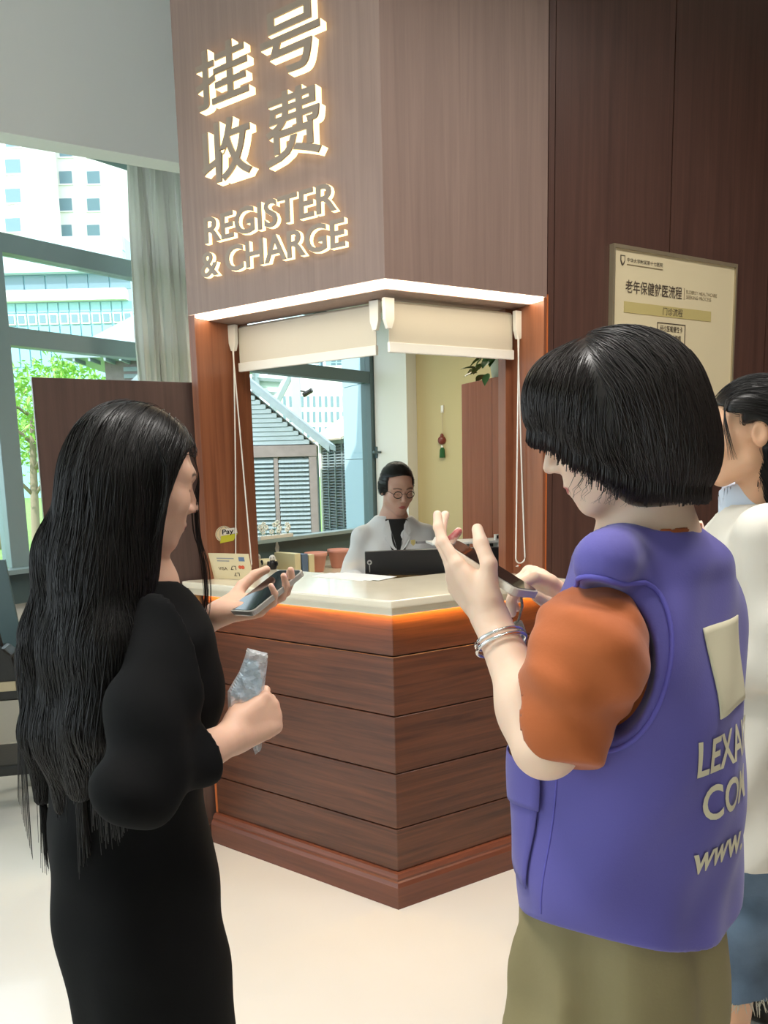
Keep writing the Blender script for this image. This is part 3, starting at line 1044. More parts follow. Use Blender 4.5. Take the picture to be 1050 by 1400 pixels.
G0 = -.3
HY = 9.0
hut = empty('slatted_hut', (-2.14, HY + .8, G0))
HF = Frame((0, HY, 0), (1, 0, 0), (0, 1, 0))
MB().extrude(HF, [(-3.5, G0), (-.80, G0), (-.80, 1.80), (-2.14, 2.95), (-3.5, 1.80)], .06, .95).build('core', m_framed, hut)
MB().box(HF, -.835, -.75, -.02, .09, G0, 1.66).build('corner_post', m_hutp, hut, .005)
MB().box(HF, -3.55, -.74, -.03, .06, 1.66, 1.79).build('beam', m_hutp, hut, .005)
MB().box(HF, -1.245, -1.195, -.012, .06, G0, 1.66).build('stile', m_hutp, hut, .003)
sl = MB()
sl.extrude(Frame((0, 0, 0), (0, 1, 0), (1, 0, 0)), [(-.025, -.028), (-.018, -.031), (.03, .020), (.025, .026)], 0, 1)
slat = sl.build('slat', m_hut, hut)
bpy.data.objects.remove(slat)
sme = bpy.data.meshes['slat']
for a, b in ((-3.5, -1.25), (-1.19, -.84)):
    for k in range(24):
        o = link('slat', sme, hut)
        o.matrix_world = Matrix.Translation((a, HY, .46 + k * .0505)) @ Matrix.Diagonal((b - a, 1, 1, 1))
lap = MB()
lap.extrude(Frame((0, 0, 0), (0, 1, 0), (1, 0, 0)), [(-.012, 0), (.0, .052), (.06, .052), (.06, 0)], 0, 1)
lp = lap.build('board', m_hut, hut)
bpy.data.objects.remove(lp)
lme = bpy.data.meshes['board']
for k in range(22):
    z = 1.80 + k * .051
    hw = (2.95 - z - .04) / .845
    if hw < .1:
        break
    o = link('board', lme, hut)
    o.matrix_world = Matrix.Translation((-2.14 - hw, HY, z)) @ Matrix.Diagonal((2 * hw, 1, 1, 1))
for s in (-1, 1):
    MB().extrude(HF, [(-2.14, 3.10), (-2.14, 3.02), (-2.14 + s * 1.46, 1.79), (-2.14 + s * 1.56, 1.73), (-2.14 + s * 1.56, 1.80)], -.10, 1.0).build('roof_slope', m_hut, hut, .004)
    MB().extrude(HF, [(-2.14, 3.07), (-2.14, 3.0), (-2.14 + s * 1.55, 1.70), (-2.14 + s * 1.55, 1.77)], -.125, -.101).build('verge_board', m_hut, hut)
tag(hut, 'grey slatted wooden hut with a gable roof outside the office window', 'hut')

h2 = empty('louvred_shed', (-.6, 9.8, G0))
H2 = Frame((-.84, 11.0, 0), (.447, -.894, 0), (.894, .447, 0))
MB().box(H2, -.02, 1.0, .06, .9, G0, 1.84).build('core', m_framed, h2)
MB().box(H2, -.06, .0, -.01, .07, G0, 1.86).build('corner_post', m_fac, h2)
MB().box(H2, -.06, 1.0, -.02, .07, 1.84, 1.90).build('beam', m_hut, h2)
for k in range(4):
    MB().box(H2, .22 + k * .24, .245 + k * .24, -.008, .06, G0, 1.84).build('stile', m_hut, h2)
sb = MB()
for k in range(46):
    z = .05 + k * .039
    b = len(sb.v)
    for x in (0, 1.0):
        for y, zz in ((0, z), (.004, z + .006), (.05, z + .03), (.05, z + .02)):
            sb.v.append(H2.p(x, y, zz))
    for i in range(4):
        j = (i + 1) % 4
        sb.f.append([b + i, b + j, b + 4 + j, b + 4 + i])
tag(sb.build('louvres', m_hut, h2), kind='stuff')
rt = MB()
for k in range(7):
    rt.box(Frame(tuple(H2.p(0, -.16 + k * .12, 1.88 + k * .075)), H2.x, (.894 * .85, .447 * .85, .53)), -.12, 1.05, 0, .15, 0, .02)
tag(rt.build('roof_tiles', m_tile, h2), kind='stuff')
tag(h2, 'louvred shed with a tiled roof behind the hut at its right', 'shed')

h3 = empty('tall_hut', (-3.25, 12.4, G0))
H3 = Frame((-4.05, 11.7, 0), (1, .0, 0), (0, 1, 0))
MB().box(H3, 0, 1.6, 0, 1.5, G0, 3.15).build('walls', m_hutp, h3)
for k in range(8):
    MB().box(H3, .28, 1.6, -.03, -.001, 2.3 + k * .1, 2.36 + k * .1).build('slat', m_hut, h3)
bz = 3.15
v = [H3.p(-.45, -.45, bz), H3.p(2.05, -.45, bz), H3.p(2.05, 1.95, bz), H3.p(-.45, 1.95, bz), H3.p(.8, .75, 4.2), H3.p(-.45, -.45, bz + .07), H3.p(2.05, -.45, bz + .07), H3.p(2.05, 1.95, bz + .07), H3.p(-.45, 1.95, bz + .07)]
mesh_obj('roof', v, [[3, 2, 1, 0], [0, 1, 6, 5], [1, 2, 7, 6], [2, 3, 8, 7], [3, 0, 5, 8], [5, 6, 4], [6, 7, 4], [7, 8, 4], [8, 5, 4]], m_frame, h3)
for k in range(7):
    MB().box(H3, -.3 + k * .22, -.27 + k * .22, -.44, -.02, bz - .05, bz - .001).build('rafter', m_hut, h3)
tag(h3, 'tall hut with a hipped roof and pale rafters beyond the left window', 'hut')

# clad wing wall just outside the office window
wing = empty('wing_wall', (-.2, 8.0, G0))
GW = Frame((-.09, 7.25, 0), (-.45, .893, 0), (.893, .45, 0))
MB().box(GW, .0, .62, .02, .35, G0, 4.2).build('core', m_framed, wing)
for z0, z1 in ((G0, .78), (.786, 1.597), (1.603, 2.297), (2.303, 3.1), (3.106, 4.2)):
    MB().box(GW, .0, .62, 0, .019, z0, z1).build('panel', m_clad, wing)
tag(wing, 'pale blue panel clad wall just outside the office window', 'wall')

# canopy and pole
cp = empty('steel_canopy', (-2.3, 12.0, G0))
cz = lambda px, py, Y=12.0: at(px, py, Y)
for (a, b) in (((345, 516), (392, 519)), ((345, 534), (384, 537))):
    MB().tube([cz(*a), cz(*b)], .05, 6).build('beam', m_steel, cp)
MB().tube([cz(372, 560), cz(402, 500)], .07, 6).build('strut', m_steel, cp)
MB().tube([cz(350, 490), cz(350, 560), N3((cz(350, 490)[0], 12.0, G0))], .06, 6).build('post', m_steel, cp)
m_gpan = mat('pale_green_panel', srgb(206, 226, 206), .4)
q0, q1, q2, q3 = cz(340, 519, 12.05), cz(388, 522, 12.05), cz(380, 531, 12.05), cz(340, 530, 12.05)
mesh_obj('roof_panel', [q0, q1, q2, q3] + [q + N3((0, .04, 0)) for q in (q0, q1, q2, q3)], [[0, 1, 2, 3], [7, 6, 5, 4], [0, 4, 5, 1], [1, 5, 6, 2], [2, 6, 7, 3], [3, 7, 4, 0]], m_gpan, cp)
tag(cp, 'pale steel canopy with a diagonal strut behind the hut roof', 'canopy')
po = empty('camera_pole', (cz(406, 560)[0], 12.0, G0))
xq = cz(406, 560)[0]
MB().box(Frame((xq, 12.0, 0), (1, 0, 0), (0, 1, 0)), -.065, .065, -.065, .065, G0, 4.2).build('pole', m_steel, po, .006)
cq = cz(421, 537)
MB().tube([N3((xq + .065, 12, cq[2] + .03)), N3((cq[0] - .02, 11.98, cq[2] + .01))], .014, 6).build('bracket', m_black, po)
MB().tube([cq + N3((-.07, 0, -.035)), cq + N3((.07, -.05, .035))], .036, 10).build('camera_housing', m_black, po)
tag(po, 'pale steel pole carrying a black security camera beyond the hut', 'pole')


def grid_building(name, Y, x0, x1, y0, y1, depth, cols, rows, wpx, hpx, wall, win, label, frame=False, split=None):
    """a facade at distance Y spanning picture columns x0..x1; window centres at cols x rows"""
    r = empty(name, (at((x0 + x1) / 2, 640, Y)[0], Y + depth / 2, G0))
    a, b = at(x0, 640, Y)[0], at(x1, 640, Y)[0]
    zt = at((x0 + x1) / 2, y0, Y)[2]
    BF = Frame((0, Y, 0), (1, 0, 0), (0, 1, 0))
    body = MB().box(BF, a, b, 0, depth, G0, zt).build('wall', wall, r)
    p1 = Y / F_PX
    wm = MB().box(WORLD, -wpx * p1 / 2, wpx * p1 / 2, 0, .1, -hpx * p1 / 2, hpx * p1 / 2)
    wo = wm.build('window', win, r)
    me = wo.data
    bpy.data.objects.remove(wo)
    sm_ = MB().box(WORLD, -wpx * p1 * .6, wpx * p1 * .6, 0, .25, -hpx * p1 * .62, -hpx * p1 * .52)
    so_ = sm_.build('sill', wall, r)
    sme_ = so_.data
    bpy.data.objects.remove(so_)
    for x in cols:
        for y in rows:
            yy = y(x) if callable(y) else y
            q = at(x, yy, Y)
            o = link('window', me, r)
            o.matrix_world = Matrix.Translation((q[0], Y - .1, q[2]))
            if frame:
                o2 = link('sill', sme_, r)
                o2.matrix_world = Matrix.Translation((q[0], Y - .26, q[2]))
    tag(r, label, 'building')
    return r


grid_building('office_block', 150, 372, 520, 500, 640, 20, [389 + 8.1 * i for i in range(13)], [549, 570, 591, 612], 3.6, 14, m_fac, m_win,
              'white office block with rows of narrow dark windows beyond the huts')
grid_building('glass_tower', 230, 395, 440, 300, 640, 20, [401 + 8 * i for i in range(5)], [492, 504, 516, 527], 6, 9, m_fac2, m_win,
              'pale glass tower behind the white block at its left')
grid_building('glass_tower', 240, 450, 500, 300, 640, 20, [456 + 8 * i for i in range(5)], [490, 501, 512, 522], 6, 9, m_fac2, m_win,
              'pale glass tower behind the white block at its right')
tower = grid_building('tower_block', 100, -60, 44, 40, 640, 16, [-20, 18], [150, 192, 228, 268, 308, 345], 19, 17, m_fac, m_win,
                      'white tower block with small square windows, left wing', True)
grid_building('tower_block', 118, 44, 175, 20, 640, 14, [90, 128], [172, 206, 243, 280, 316, 350], 16, 15, m_fac, m_win,
              'white tower block with small square windows, right wing set back', True)
mesh_src = MB().box(Frame((at(44, 640, 100)[0], 100, 0), (1, 0, 0), (0, 1, 0)), -.01, .3, 0, 4, G0, at(44, 30, 100)[2]).build('corner_pier', m_fac, tower)

gb = empty('glass_annex', (at(90, 640, 60)[0], 64, G0))
p6 = 60 / F_PX
GF = Frame((0, 60, 0), (1, 0, 0), (0, 1, 0))
ga, gbx = at(-60, 640, 60)[0], at(190, 640, 60)[0]
zz = lambda y, x=80: at(x, y, 60)[2]
MB().box(GF, ga, gbx, .3, 10, G0, zz(325)).build('core', m_curt, gb)
MB().box(GF, ga, gbx, -.5, .3, zz(374), zz(346)).build('parapet', m_fac2, gb)
MB().box(GF, ga, gbx, -.4, .3, zz(412), zz(397)).build('white_band', m_fac, gb)
MB().box(GF, ga, gbx, -.3, .3, zz(345), zz(325)).build('roof_edge', m_fac2, gb)
for i in range(9):
    xa = ga + i * 28 * p6
    MB().box(GF, xa + .06, xa + 28 * p6 - .06, .18, .29, zz(396), zz(375)).build('pane', m_win, gb)
for i in range(18):
    xa = ga + i * 14 * p6
    MB().box(GF, xa + .05, xa + 14 * p6 - .05, .2, .29, zz(426), zz(413)).build('pane', m_curt, gb)
    f_ = MB().box(GF, xa + .08, xa + 14 * p6 - .08, .1, .29, zz(443), zz(428)).build('window', m_fac, gb)
    MB().box(GF, xa + .17, xa + 14 * p6 - .17, .06, .0999, zz(441), zz(430)).build('pane', m_win, f_)
    MB().box(GF, xa + .05, xa + 14 * p6 - .05, .2, .29, zz(500), zz(445)).build('pane', m_curt, gb)
tag(gb, 'pale blue glass annex with a white band below the white towers', 'building')

# trees beyond the left window


def tree(x, y, base, h, cr, n, seed, label, group='trees beyond the left window', lean=.1):
    r = random.Random(seed)
    t = empty('tree', (x, y, base))
    b = MB()
    trunk = [N3((x + lean * u * u, y + .1 * u, base + u * h * .62)) for u in np.linspace(0, 1, 7)]
    b.tube(trunk, [.10 - .05 * u for u in np.linspace(0, 1, 7)], 8)
    ends = []
    for k in range(9):
        p = trunk[3 + k % 4]
        a = r.uniform(0, 6.28)
        q = p + N3((math.cos(a) * cr * .7, math.sin(a) * cr * .7, r.uniform(.4, 1.0) * cr))
        b.tube([p, (p + q) / 2 + N3((0, 0, -.05)), q], [.035, .025, .012], 6)
        ends.append(q)
    b.build('trunk', m_bark, t, smooth=True)
    v, f = [], []
    for i in range(n):
        c = ends[i % len(ends)]
        d = N3([r.gauss(0, 1) for _ in range(3)])
        d /= np.linalg.norm(d)
        p = c + d * cr * .62 * r.random() ** .5 * N3((1, 1, .75))
        u = N3([r.gauss(0, 1) for _ in range(3)])
        u /= np.linalg.norm(u)
        w_ = np.cross(u, N3((.3, .5, .8)))
        w_ /= np.linalg.norm(w_) + 1e-6
        s_ = r.uniform(.05, .10)
        k = len(v)
        v += [p - u * s_, p + w_ * s_ * .4, p + u * s_, p - w_ * s_ * .4]
        f.append([k, k + 1, k + 2, k + 3])
    me = bpy.data.meshes.new('foliage')
    me.from_pydata([tuple(q) for q in v], [], f)
    me.materials.append(m_leafl)
    tag(link('foliage', me, t), kind='stuff')
    tag(t, label, 'tree', group)


q = at(40, 640, 14.2)
tree(q[0], 14.2, G0, 4.6, 1.15, 3200, 11, 'young leafy tree with a pale trunk just outside the left window')
q = at(-14, 640, 19)
tree(q[0], 19, G0, 4.2, 1.5, 2600, 12, 'leafy tree standing farther off at the left edge')
q = at(80, 640, 25)
tree(q[0], 25, G0, 4.6, 1.7, 2600, 13, 'leafy tree behind the nearest one, mostly hidden by the partition')

# ------------------------------------------------------------------ implicit surfaces for people and clothes
def cap(a, b, ra, rb=None):
    a, b = N3(a, float), N3(b, float)
    rb = ra if rb is None else rb
    ab = b - a
    L = max(ab @ ab, 1e-9)

    def f(P):
        t = np.clip((P - a) @ ab / L, 0, 1)
        return np.linalg.norm(P - a - t[:, None] * ab, axis=1) - (ra + (rb - ra) * t)
    return f


def chain(pts, rs):
    return [cap(pts[i], pts[i + 1], rs[i], rs[i + 1]) for i in range(len(pts) - 1)]


def ell(c, r, R=None):
    c, r = N3(c, float), N3(r, float)

    def f(P):
        q = P - c
        if R is not None:
            q = q @ R
        k0 = np.linalg.norm(q / r, axis=1)
        k1 = np.linalg.norm(q / (r * r), axis=1)
        return k0 * (k0 - 1) / np.maximum(k1, 1e-9)
    return f


def half(p, n):
    p, n = N3(p, float), N3(n, float)
    n = n / np.linalg.norm(n)
    return lambda P: (P - p) @ n


def smin(a, b, k):
    h = np.clip(.5 + .5 * (b - a) / k, 0, 1)
    return b + (a - b) * h - k * h * (1 - h)


def uni(fs, k):
    def f(P):
        d = fs[0](P)
        for g in fs[1:]:
            d = smin(d, g(P), k)
        return d
    return f


def cut(f, g, k=.004):
    """keep f where g is positive (smooth subtraction of g's inside)"""
    return lambda P: -smin(-f(P), g(P), k)


def keep(f, g, k=.003):
    """intersection with g's inside"""
    return lambda P: -smin(-f(P), -g(P), k)


def az_axes(az):
    a = math.radians(az)
    return N3((math.cos(a), -math.sin(a), 0)), N3((math.sin(a), math.cos(a), 0))


def stack(rows, az, p=2.3):
    """rows of (z, centre x, centre y, lateral semi axis, front-back semi axis), rising; facing azimuth az"""
    rows = N3(sorted(rows), float)
    rt, fw = az_axes(az)
    zz = np.linspace(rows[0, 0], rows[-1, 0], 160)
    tab = []
    z = rows[:, 0]
    for k in range(1, 5):
        y = rows[:, k]
        m = np.gradient(y, z)
        i = np.clip(np.searchsorted(z, zz) - 1, 0, len(z) - 2)
        h = z[i + 1] - z[i]
        t = (zz - z[i]) / h
        tab.append((2 * t ** 3 - 3 * t ** 2 + 1) * y[i] + (t ** 3 - 2 * t ** 2 + t) * h * m[i] + (-2 * t ** 3 + 3 * t ** 2) * y[i + 1] + (t ** 3 - t ** 2) * h * m[i + 1])

    def f(P):
        cx, cy, a, b = [np.interp(P[:, 2], zz, q) for q in tab]
        q = P[:, :2] - np.stack([cx, cy], 1)
        u, v = q @ rt[:2], q @ fw[:2]
        k = (np.abs(u / a) ** p + np.abs(v / b) ** p + 1e-9) ** (1 / p)
        d = (k - 1) * np.minimum(a, b) * .9
        return np.maximum(d, np.maximum(P[:, 2] - z[-1], z[0] - P[:, 2]))
    return f


def fold(f, amp, dirs):
    """soft cloth folds: dirs = list of (k vector, phase, weight)"""
    def g(P):
        s = 0
        w = .35 * np.sin(P[:, 2] * 11 + P[:, 0] * 7) + .3 * np.sin(P[:, 1] * 13 - P[:, 2] * 5)
        for k, ph, wt in dirs:
            s = s + wt * np.sin(P @ N3(k, float) + ph + 2.2 * w)
        return f(P) - amp * s
    return g


def nets(f, lo, hi, h):
    """surface nets of f = 0 inside the box lo..hi"""
    lo, hi = N3(lo, float), N3(hi, float)
    B = 5
    nb = np.ceil((hi - lo) / (h * B)).astype(int) + 1
    g = np.stack(np.meshgrid(*[np.arange(n) for n in nb], indexing='ij'), -1).reshape(-1, 3)
    cen = lo + (g * B + (B - 1) / 2) * h
    dc = f(cen)
    near = np.abs(dc) < h * B * 1.35
    D = np.repeat(np.repeat(np.repeat(dc.reshape(nb), B, 0), B, 1), B, 2)
    o = np.stack(np.meshgrid(*[np.arange(B)] * 3, indexing='ij'), -1).reshape(-1, 3)
    gi = (g[near][:, None, :] * B + o[None]).reshape(-1, 3)
    for s in range(0, len(gi), 400000):
        q = gi[s:s + 400000]
        D[q[:, 0], q[:, 1], q[:, 2]] = f(lo + q * h)
    S = D < 0
    n = N3(D.shape)
    c8 = [(i, j, k) for i in (0, 1) for j in (0, 1) for k in (0, 1)]
    cnt = sum(S[i:n[0] - 1 + i, j:n[1] - 1 + j, k:n[2] - 1 + k].astype(np.int8) for i, j, k in c8)
    act = np.argwhere((cnt > 0) & (cnt < 8))
    if len(act) == 0:
        return np.zeros((0, 3)), np.zeros((0, 4), int)
    idx = -np.ones(n - 1, int)
    idx[tuple(act.T)] = np.arange(len(act))
    vals = {c: D[act[:, 0] + c[0], act[:, 1] + c[1], act[:, 2] + c[2]] for c in c8}
    acc, num = np.zeros((len(act), 3)), np.zeros(len(act))
    for a in c8:
        for ax in range(3):
            if a[ax]:
                continue
            b = list(a)
            b[ax] = 1
            va, vb = vals[a], vals[tuple(b)]
            m = (va < 0) != (vb < 0)
            t = np.where(m, va / np.where(m, va - vb, 1), 0)
            p = np.repeat(N3(a, float)[None], len(act), 0)
            p[:, ax] = t
            acc[m] += p[m]
            num[m] += 1
    V = lo + (act + acc / num[:, None]) * h
    Q = []
    for ax in range(3):
        sl0, sl1 = [slice(None)] * 3, [slice(None)] * 3
        sl0[ax], sl1[ax] = slice(0, -1), slice(1, None)
        e = np.argwhere(S[tuple(sl0)] != S[tuple(sl1)])
        u, v = (ax + 1) % 3, (ax + 2) % 3
        ok = (e[:, u] > 0) & (e[:, v] > 0) & (e[:, u] < n[u] - 1) & (e[:, v] < n[v] - 1)
        e = e[ok]
        ins = S[tuple(e.T)]
        q = []
        for du, dv in ((0, 0), (-1, 0), (-1, -1), (0, -1)):
            k = e.copy()
            k[:, u] += du
            k[:, v] += dv
            q.append(idx[tuple(k.T)])
        q = np.stack(q, 1)
        q[~ins] = q[~ins][:, ::-1]
        Q.append(q)
    Q = np.concatenate(Q)
    return V, Q[(Q >= 0).all(1)]


def join_surf(parts):
    vs, qs, b = [], [], 0
    for v, q in parts:
        vs.append(v)
        qs.append(q + b)
        b += len(v)
    return np.concatenate(vs), np.concatenate(qs)


def surf_obj(name, V, Q, m_, parent=None, col=None):
    me = bpy.data.meshes.new(name)
    me.vertices.add(len(V))
    me.vertices.foreach_set('co', V.astype(np.float32).ravel())
    k = Q.shape[1]
    me.loops.add(Q.size)
    me.loops.foreach_set('vertex_index', Q.astype(np.int32).ravel())
    me.polygons.add(len(Q))
    me.polygons.foreach_set('loop_start', np.arange(0, Q.size, k, dtype=np.int32))
    me.polygons.foreach_set('loop_total', np.full(len(Q), k, np.int32))
    me.polygons.foreach_set('use_smooth', np.ones(len(Q), bool))
    me.update(calc_edges=True)
    me.validate()
    if col is not None:
        at_ = me.color_attributes.new('Col', 'FLOAT_COLOR', 'POINT')
        at_.data.foreach_set('color', np.concatenate([col, np.ones((len(col), 1))], 1).astype(np.float32).ravel())
    me.materials.append(m_)
    return link(name, me, parent)


def grad(f, P, e=.0015):
    g = np.stack([f(P + N3(d) * e) - f(P - N3(d) * e) for d in ((1, 0, 0), (0, 1, 0), (0, 0, 1))], 1)
    return g / (np.linalg.norm(g, axis=1)[:, None] + 1e-9)


def grow(f, roots, dirf, steps, ds, off, rad, seed=1, free=6, taper=.25, maxlen=None, down=(0, 0, -1), fall=-.55, keepon=None):
    """hair strands combed over the surface f = 0; a strand hangs free once the surface turns underneath"""
    r = np.random.RandomState(seed)
    n = len(roots)
    P = roots.copy()
    down = N3(down, float)
    offs = off * (.2 + r.rand(n))
    for _ in range(4):
        P -= (f(P) - offs)[:, None] * grad(f, P)
    pts = [P.copy()]
    hang = np.zeros(n, int)
    jit = r.randn(n, 3) * .10
    ml = np.full(n, steps) if maxlen is None else maxlen
    for s in range(steps):
        g = grad(f, P)
        t = dirf(P) + jit
        fr_ = hang > 0
        t2 = t - (t * g).sum(1)[:, None] * g
        t2[fr_] = down + .3 * jit[fr_]
        t2 /= np.linalg.norm(t2, axis=1)[:, None] + 1e-9
        go = (hang < free) & (s < ml)
        P = P + t2 * (ds * go)[:, None]
        st = ~fr_ & go
        if st.any():
            P[st] -= np.clip(f(P[st]) - offs[st], -.01, .01)[:, None] * grad(f, P[st])
        under = (g @ -down < fall) & go
        if keepon is not None:                 # these strands stop where the surface turns under
            ml = np.where(under & keepon, 0, ml)
            under = under & ~keepon
        hang = hang + ((hang > 0) | under)
        pts.append(P.copy())
    T = np.stack(pts, 1)
    return strands(T, rad * (.7 + .6 * r.rand(n)), taper)


def strands(T, rad, taper=.25):
    n, m, _ = T.shape
    tg = np.gradient(T, axis=1)
    tg /= np.linalg.norm(tg, axis=2)[..., None] + 1e-9
    a = np.cross(tg, N3((.31, .57, .76)))
    a /= np.linalg.norm(a, axis=2)[..., None] + 1e-9
    b = np.cross(tg, a)
    w_ = np.interp(np.linspace(0, 1, m), [0, .12, .6, 1], [.5, 1, 1, taper])
    rr = (rad[:, None] * w_[None])[..., None]
    V = np.stack([T + rr * (math.cos(q) * a + math.sin(q) * b) for q in (0, 2.0944, 4.1888)], 2).reshape(-1, 3)
    i = np.arange(n)[:, None, None] * m * 3 + np.arange(m - 1)[None, :, None] * 3
    k = np.arange(3)[None, None]
    k2 = (k + 1) % 3
    Q = np.stack([i + k, i + k2, i + 3 + k2, i + 3 + k], -1).reshape(-1, 4)
    return V, Q


# ------------------------------------------------------------------ anatomy
class Head:
    """local axes: x = the person's right, y = the way the face looks, z = up; origin mid-skull"""

    def __init__(s, c, az, pitch, scale=.92, roll=0.0):
        s.c, s.s = N3(c, float), scale
        a, p = math.radians(az), math.radians(pitch)
        fw = N3((math.sin(a) * math.cos(p), math.cos(a) * math.cos(p), -math.sin(p)))
        rt = N3((math.cos(a), -math.sin(a), 0))
        up = np.cross(rt, fw)
        q = math.radians(roll)
        rt, up = rt * math.cos(q) + up * math.sin(q), up * math.cos(q) - rt * math.sin(q)
        s.R = np.stack([rt, fw, up], 1)

    def w(s, p):
        return s.c + s.R @ (N3(p, float) * s.s)

    def loc(s, P):
        return (P - s.c) @ s.R / s.s

    def wrap(s, f):
        return lambda P: f(s.loc(P)) * s.s


def face_sdf():
    fs = [ell((0, -.012, .030), (.074, .094, .086)), ell((0, .022, -.03), (.062, .066, .082))]
    d1 = uni(fs, .03)
    jaw = uni([cap((-.043, .012, -.066), (-.012, .062, -.100), .026, .018), cap((.043, .012, -.066), (.012, .062, -.100), .026, .018), ell((0, .064, -.102), (.022, .020, .018))], .02)
    cheek = uni([ell((-.036, .060, -.030), (.026, .024, .026)), ell((.036, .060, -.030), (.026, .024, .026))], .01)
    mouth = ell((0, .070, -.066), (.030, .024, .026))
    brow = uni([cap((-.044, .064, .020), (-.012, .082, .022), .012), cap((.044, .064, .020), (.012, .082, .022), .012)], .012)
    d2 = uni([d1, jaw, cheek, mouth, brow], .022)
    sock = uni([ell((-.031, .094, .002), (.017, .014, .011)), ell((.031, .094, .002), (.017, .014, .011))], .002)
    d3 = cut(d2, sock, .012)
    eyes = uni([ell((-.031, .071, .000), (.0145, .0135, .0125)), ell((.031, .071, .000), (.0145, .0135, .0125))], .002)
    nose = uni([cap((0, .083, .010), (0, .106, -.032), .0075, .0100), ell((-.0105, .094, -.038), (.0085, .010, .0075)), ell((.0105, .094, -.038), (.0085, .010, .0075))], .008)
    lips = uni([ell((-.007, .0900, -.0665), (.0125, .0080, .0042)), ell((.007, .0900, -.0665), (.0125, .0080, .0042)), ell((0, .0885, -.0755), (.0155, .0080, .0052))], .0035)
    ears = []
    for s in (-1, 1):
        e = ell((s * .077, -.008, -.008), (.008, .019, .031))
        ears.append(cut(e, ell((s * .087, -.004, -.006), (.008, .011, .020)), .004))
    philt = [eyes, nose]
    a = uni([d3] + philt, .008)
    return uni([uni([a, lips], .003), ears[0], ears[1]], .006)


FACE = face_sdf()
# mouth line as a thin groove
FACE = cut(FACE, cap((-.019, .0975, -.0715), (.019, .0975, -.0715), .0016), .003)


def skin_cols(V, base, head=None, nails=(), lip=(178, 96, 92), brow=True, flush=0.0):
    b = N3(srgb(*base)[:3])
    C = np.repeat(b[None], len(V), 0)
    if head is not None:
        L = head.loc(V)
        face = (L[:, 1] > .03) & (np.abs(L[:, 0]) < .09) & (np.abs(L[:, 2]) < .14)

        def paint(mask, col, a):
            a = (np.clip(a, 0, 1) * (mask & face))[:, None]
            C[:] = C * (1 - a) + N3(srgb(*col)[:3]) * a
        x, z = np.abs(L[:, 0]), L[:, 2]
        lw = 1 - ((x / .0205) ** 2 + ((z + .0712) / .0088) ** 2)
        paint(L[:, 1] > .078, lip, lw * 3)
        by = .0215 + .004 * np.sin((x - .012) / .036 * math.pi)
        if brow:
            paint((x > .012) & (x < .052), (58, 44, 40), (1.15 - np.abs(z - by) / .0035) * 1.2)
        ly = -.0045 - .0035 * np.cos((x - .031) / .016 * 1.4)
        paint((x > .016) & (x < .047), (40, 30, 28), (1.1 - np.abs(z - ly) / .0016) * 1.2)
        paint((x > .018) & (x < .046), (150, 112, 100), (1.0 - np.abs(z - .0105) / .0022) * .6)
    for p, n_, r in nails:
        d = np.linalg.norm(V - p, axis=1)
        m = np.clip((r - d) / .0015, 0, 1)[:, None] * .85
        C = C * (1 - m) + N3(srgb(238, 196, 186)[:3]) * m
    return C


def skin_mat(name):
    m = mat(name, (1, 1, 1, 1), .5, attr='Col', bump=.06, bscale=350, spec=.4, sub=.25)
    return m


def hand_sdf(wr, fw, n, side, curls, thumb, s=1.0, spread=0.06):
    """wr wrist; fw towards the fingers; n the way the palm faces; curls: 4 x (mcp, pip, dip) degrees index..little;
    thumb: three direction vectors in (fw, thumb side, n)"""
    wr = N3(wr, float)
    fw = N3(fw, float) / np.linalg.norm(fw)
    n = N3(n, float)
    n = n - (n @ fw) * fw
    n /= np.linalg.norm(n)
    t = np.cross(fw, n) if side == 'R' else np.cross(n, fw)
    base = [(.084, .027), (.089, .008), (.084, -.011), (.075, -.029)]
    lens = [(.040, .024, .020), (.044, .028, .021), (.040, .026, .020), (.031, .020, .018)]
    rad = [.0092, .0094, .0088, .0078]
    fs, nails, info = [], [], []
    palm = []
    for (bf, bt), r in zip(base, rad):
        palm.append(cap(wr + t * bt * .45 * s, wr + (fw * bf + t * bt) * s, .0145 * s, .0118 * s))
    palm.append(cap(wr + (fw * .018 + t * .018 + n * .006) * s, wr + (fw * .06 + t * .020 + n * .006) * s, .0165 * s, .013 * s))
    palm.append(cap(wr + (fw * .018 - t * .016 + n * .006) * s, wr + (fw * .06 - t * .024 + n * .005) * s, .0145 * s, .012 * s))
    for i, ((bf, bt), L, r, cu) in enumerate(zip(base, lens, rad, curls)):
        p = wr + (fw * bf + t * bt) * s
        sp = (1.5 - i) * spread
        ang = 0
        pts, rs = [p], [r * s * 1.08]
        for j in range(3):
            ang += math.radians(cu[j])
            d = fw * math.cos(ang) + n * math.sin(ang) + t * sp * math.cos(ang)
            d /= np.linalg.norm(d)
            p = p + d * L[j] * s
            pts.append(p)
            rs.append(r * s * (1 - .1 * (j + 1)))
        fs.append(uni(chain(pts, rs), .003))
        dn = -fw * math.sin(ang) * -1 * 0 + (-(n * math.cos(ang) - fw * math.sin(ang)))
        nails.append((pts[-1] + dn * r * s * .75, dn, .0068 * s))
        info.append(pts)
    p = wr + (fw * .022 + t * .024 + n * .008) * s
    pts = [p]
    for v, L in zip(thumb, (.044, .034, .026)):
        d = fw * v[0] + t * v[1] + n * v[2]
        d /= np.linalg.norm(d)
        p = p + d * L * s
        pts.append(p)
    info.append(pts)
    fs.append(uni(chain(pts, [.0150 * s, .0112 * s, .0102 * s, .0080 * s]), .004))
    pal = uni(palm, .014)
    out = uni([pal] + [fs[4]], .012)
    for q in fs[:4]:
        out = (lambda A, Bf: lambda P: smin(A(P), Bf(P), .0045))(out, q)
    return out, nails, info


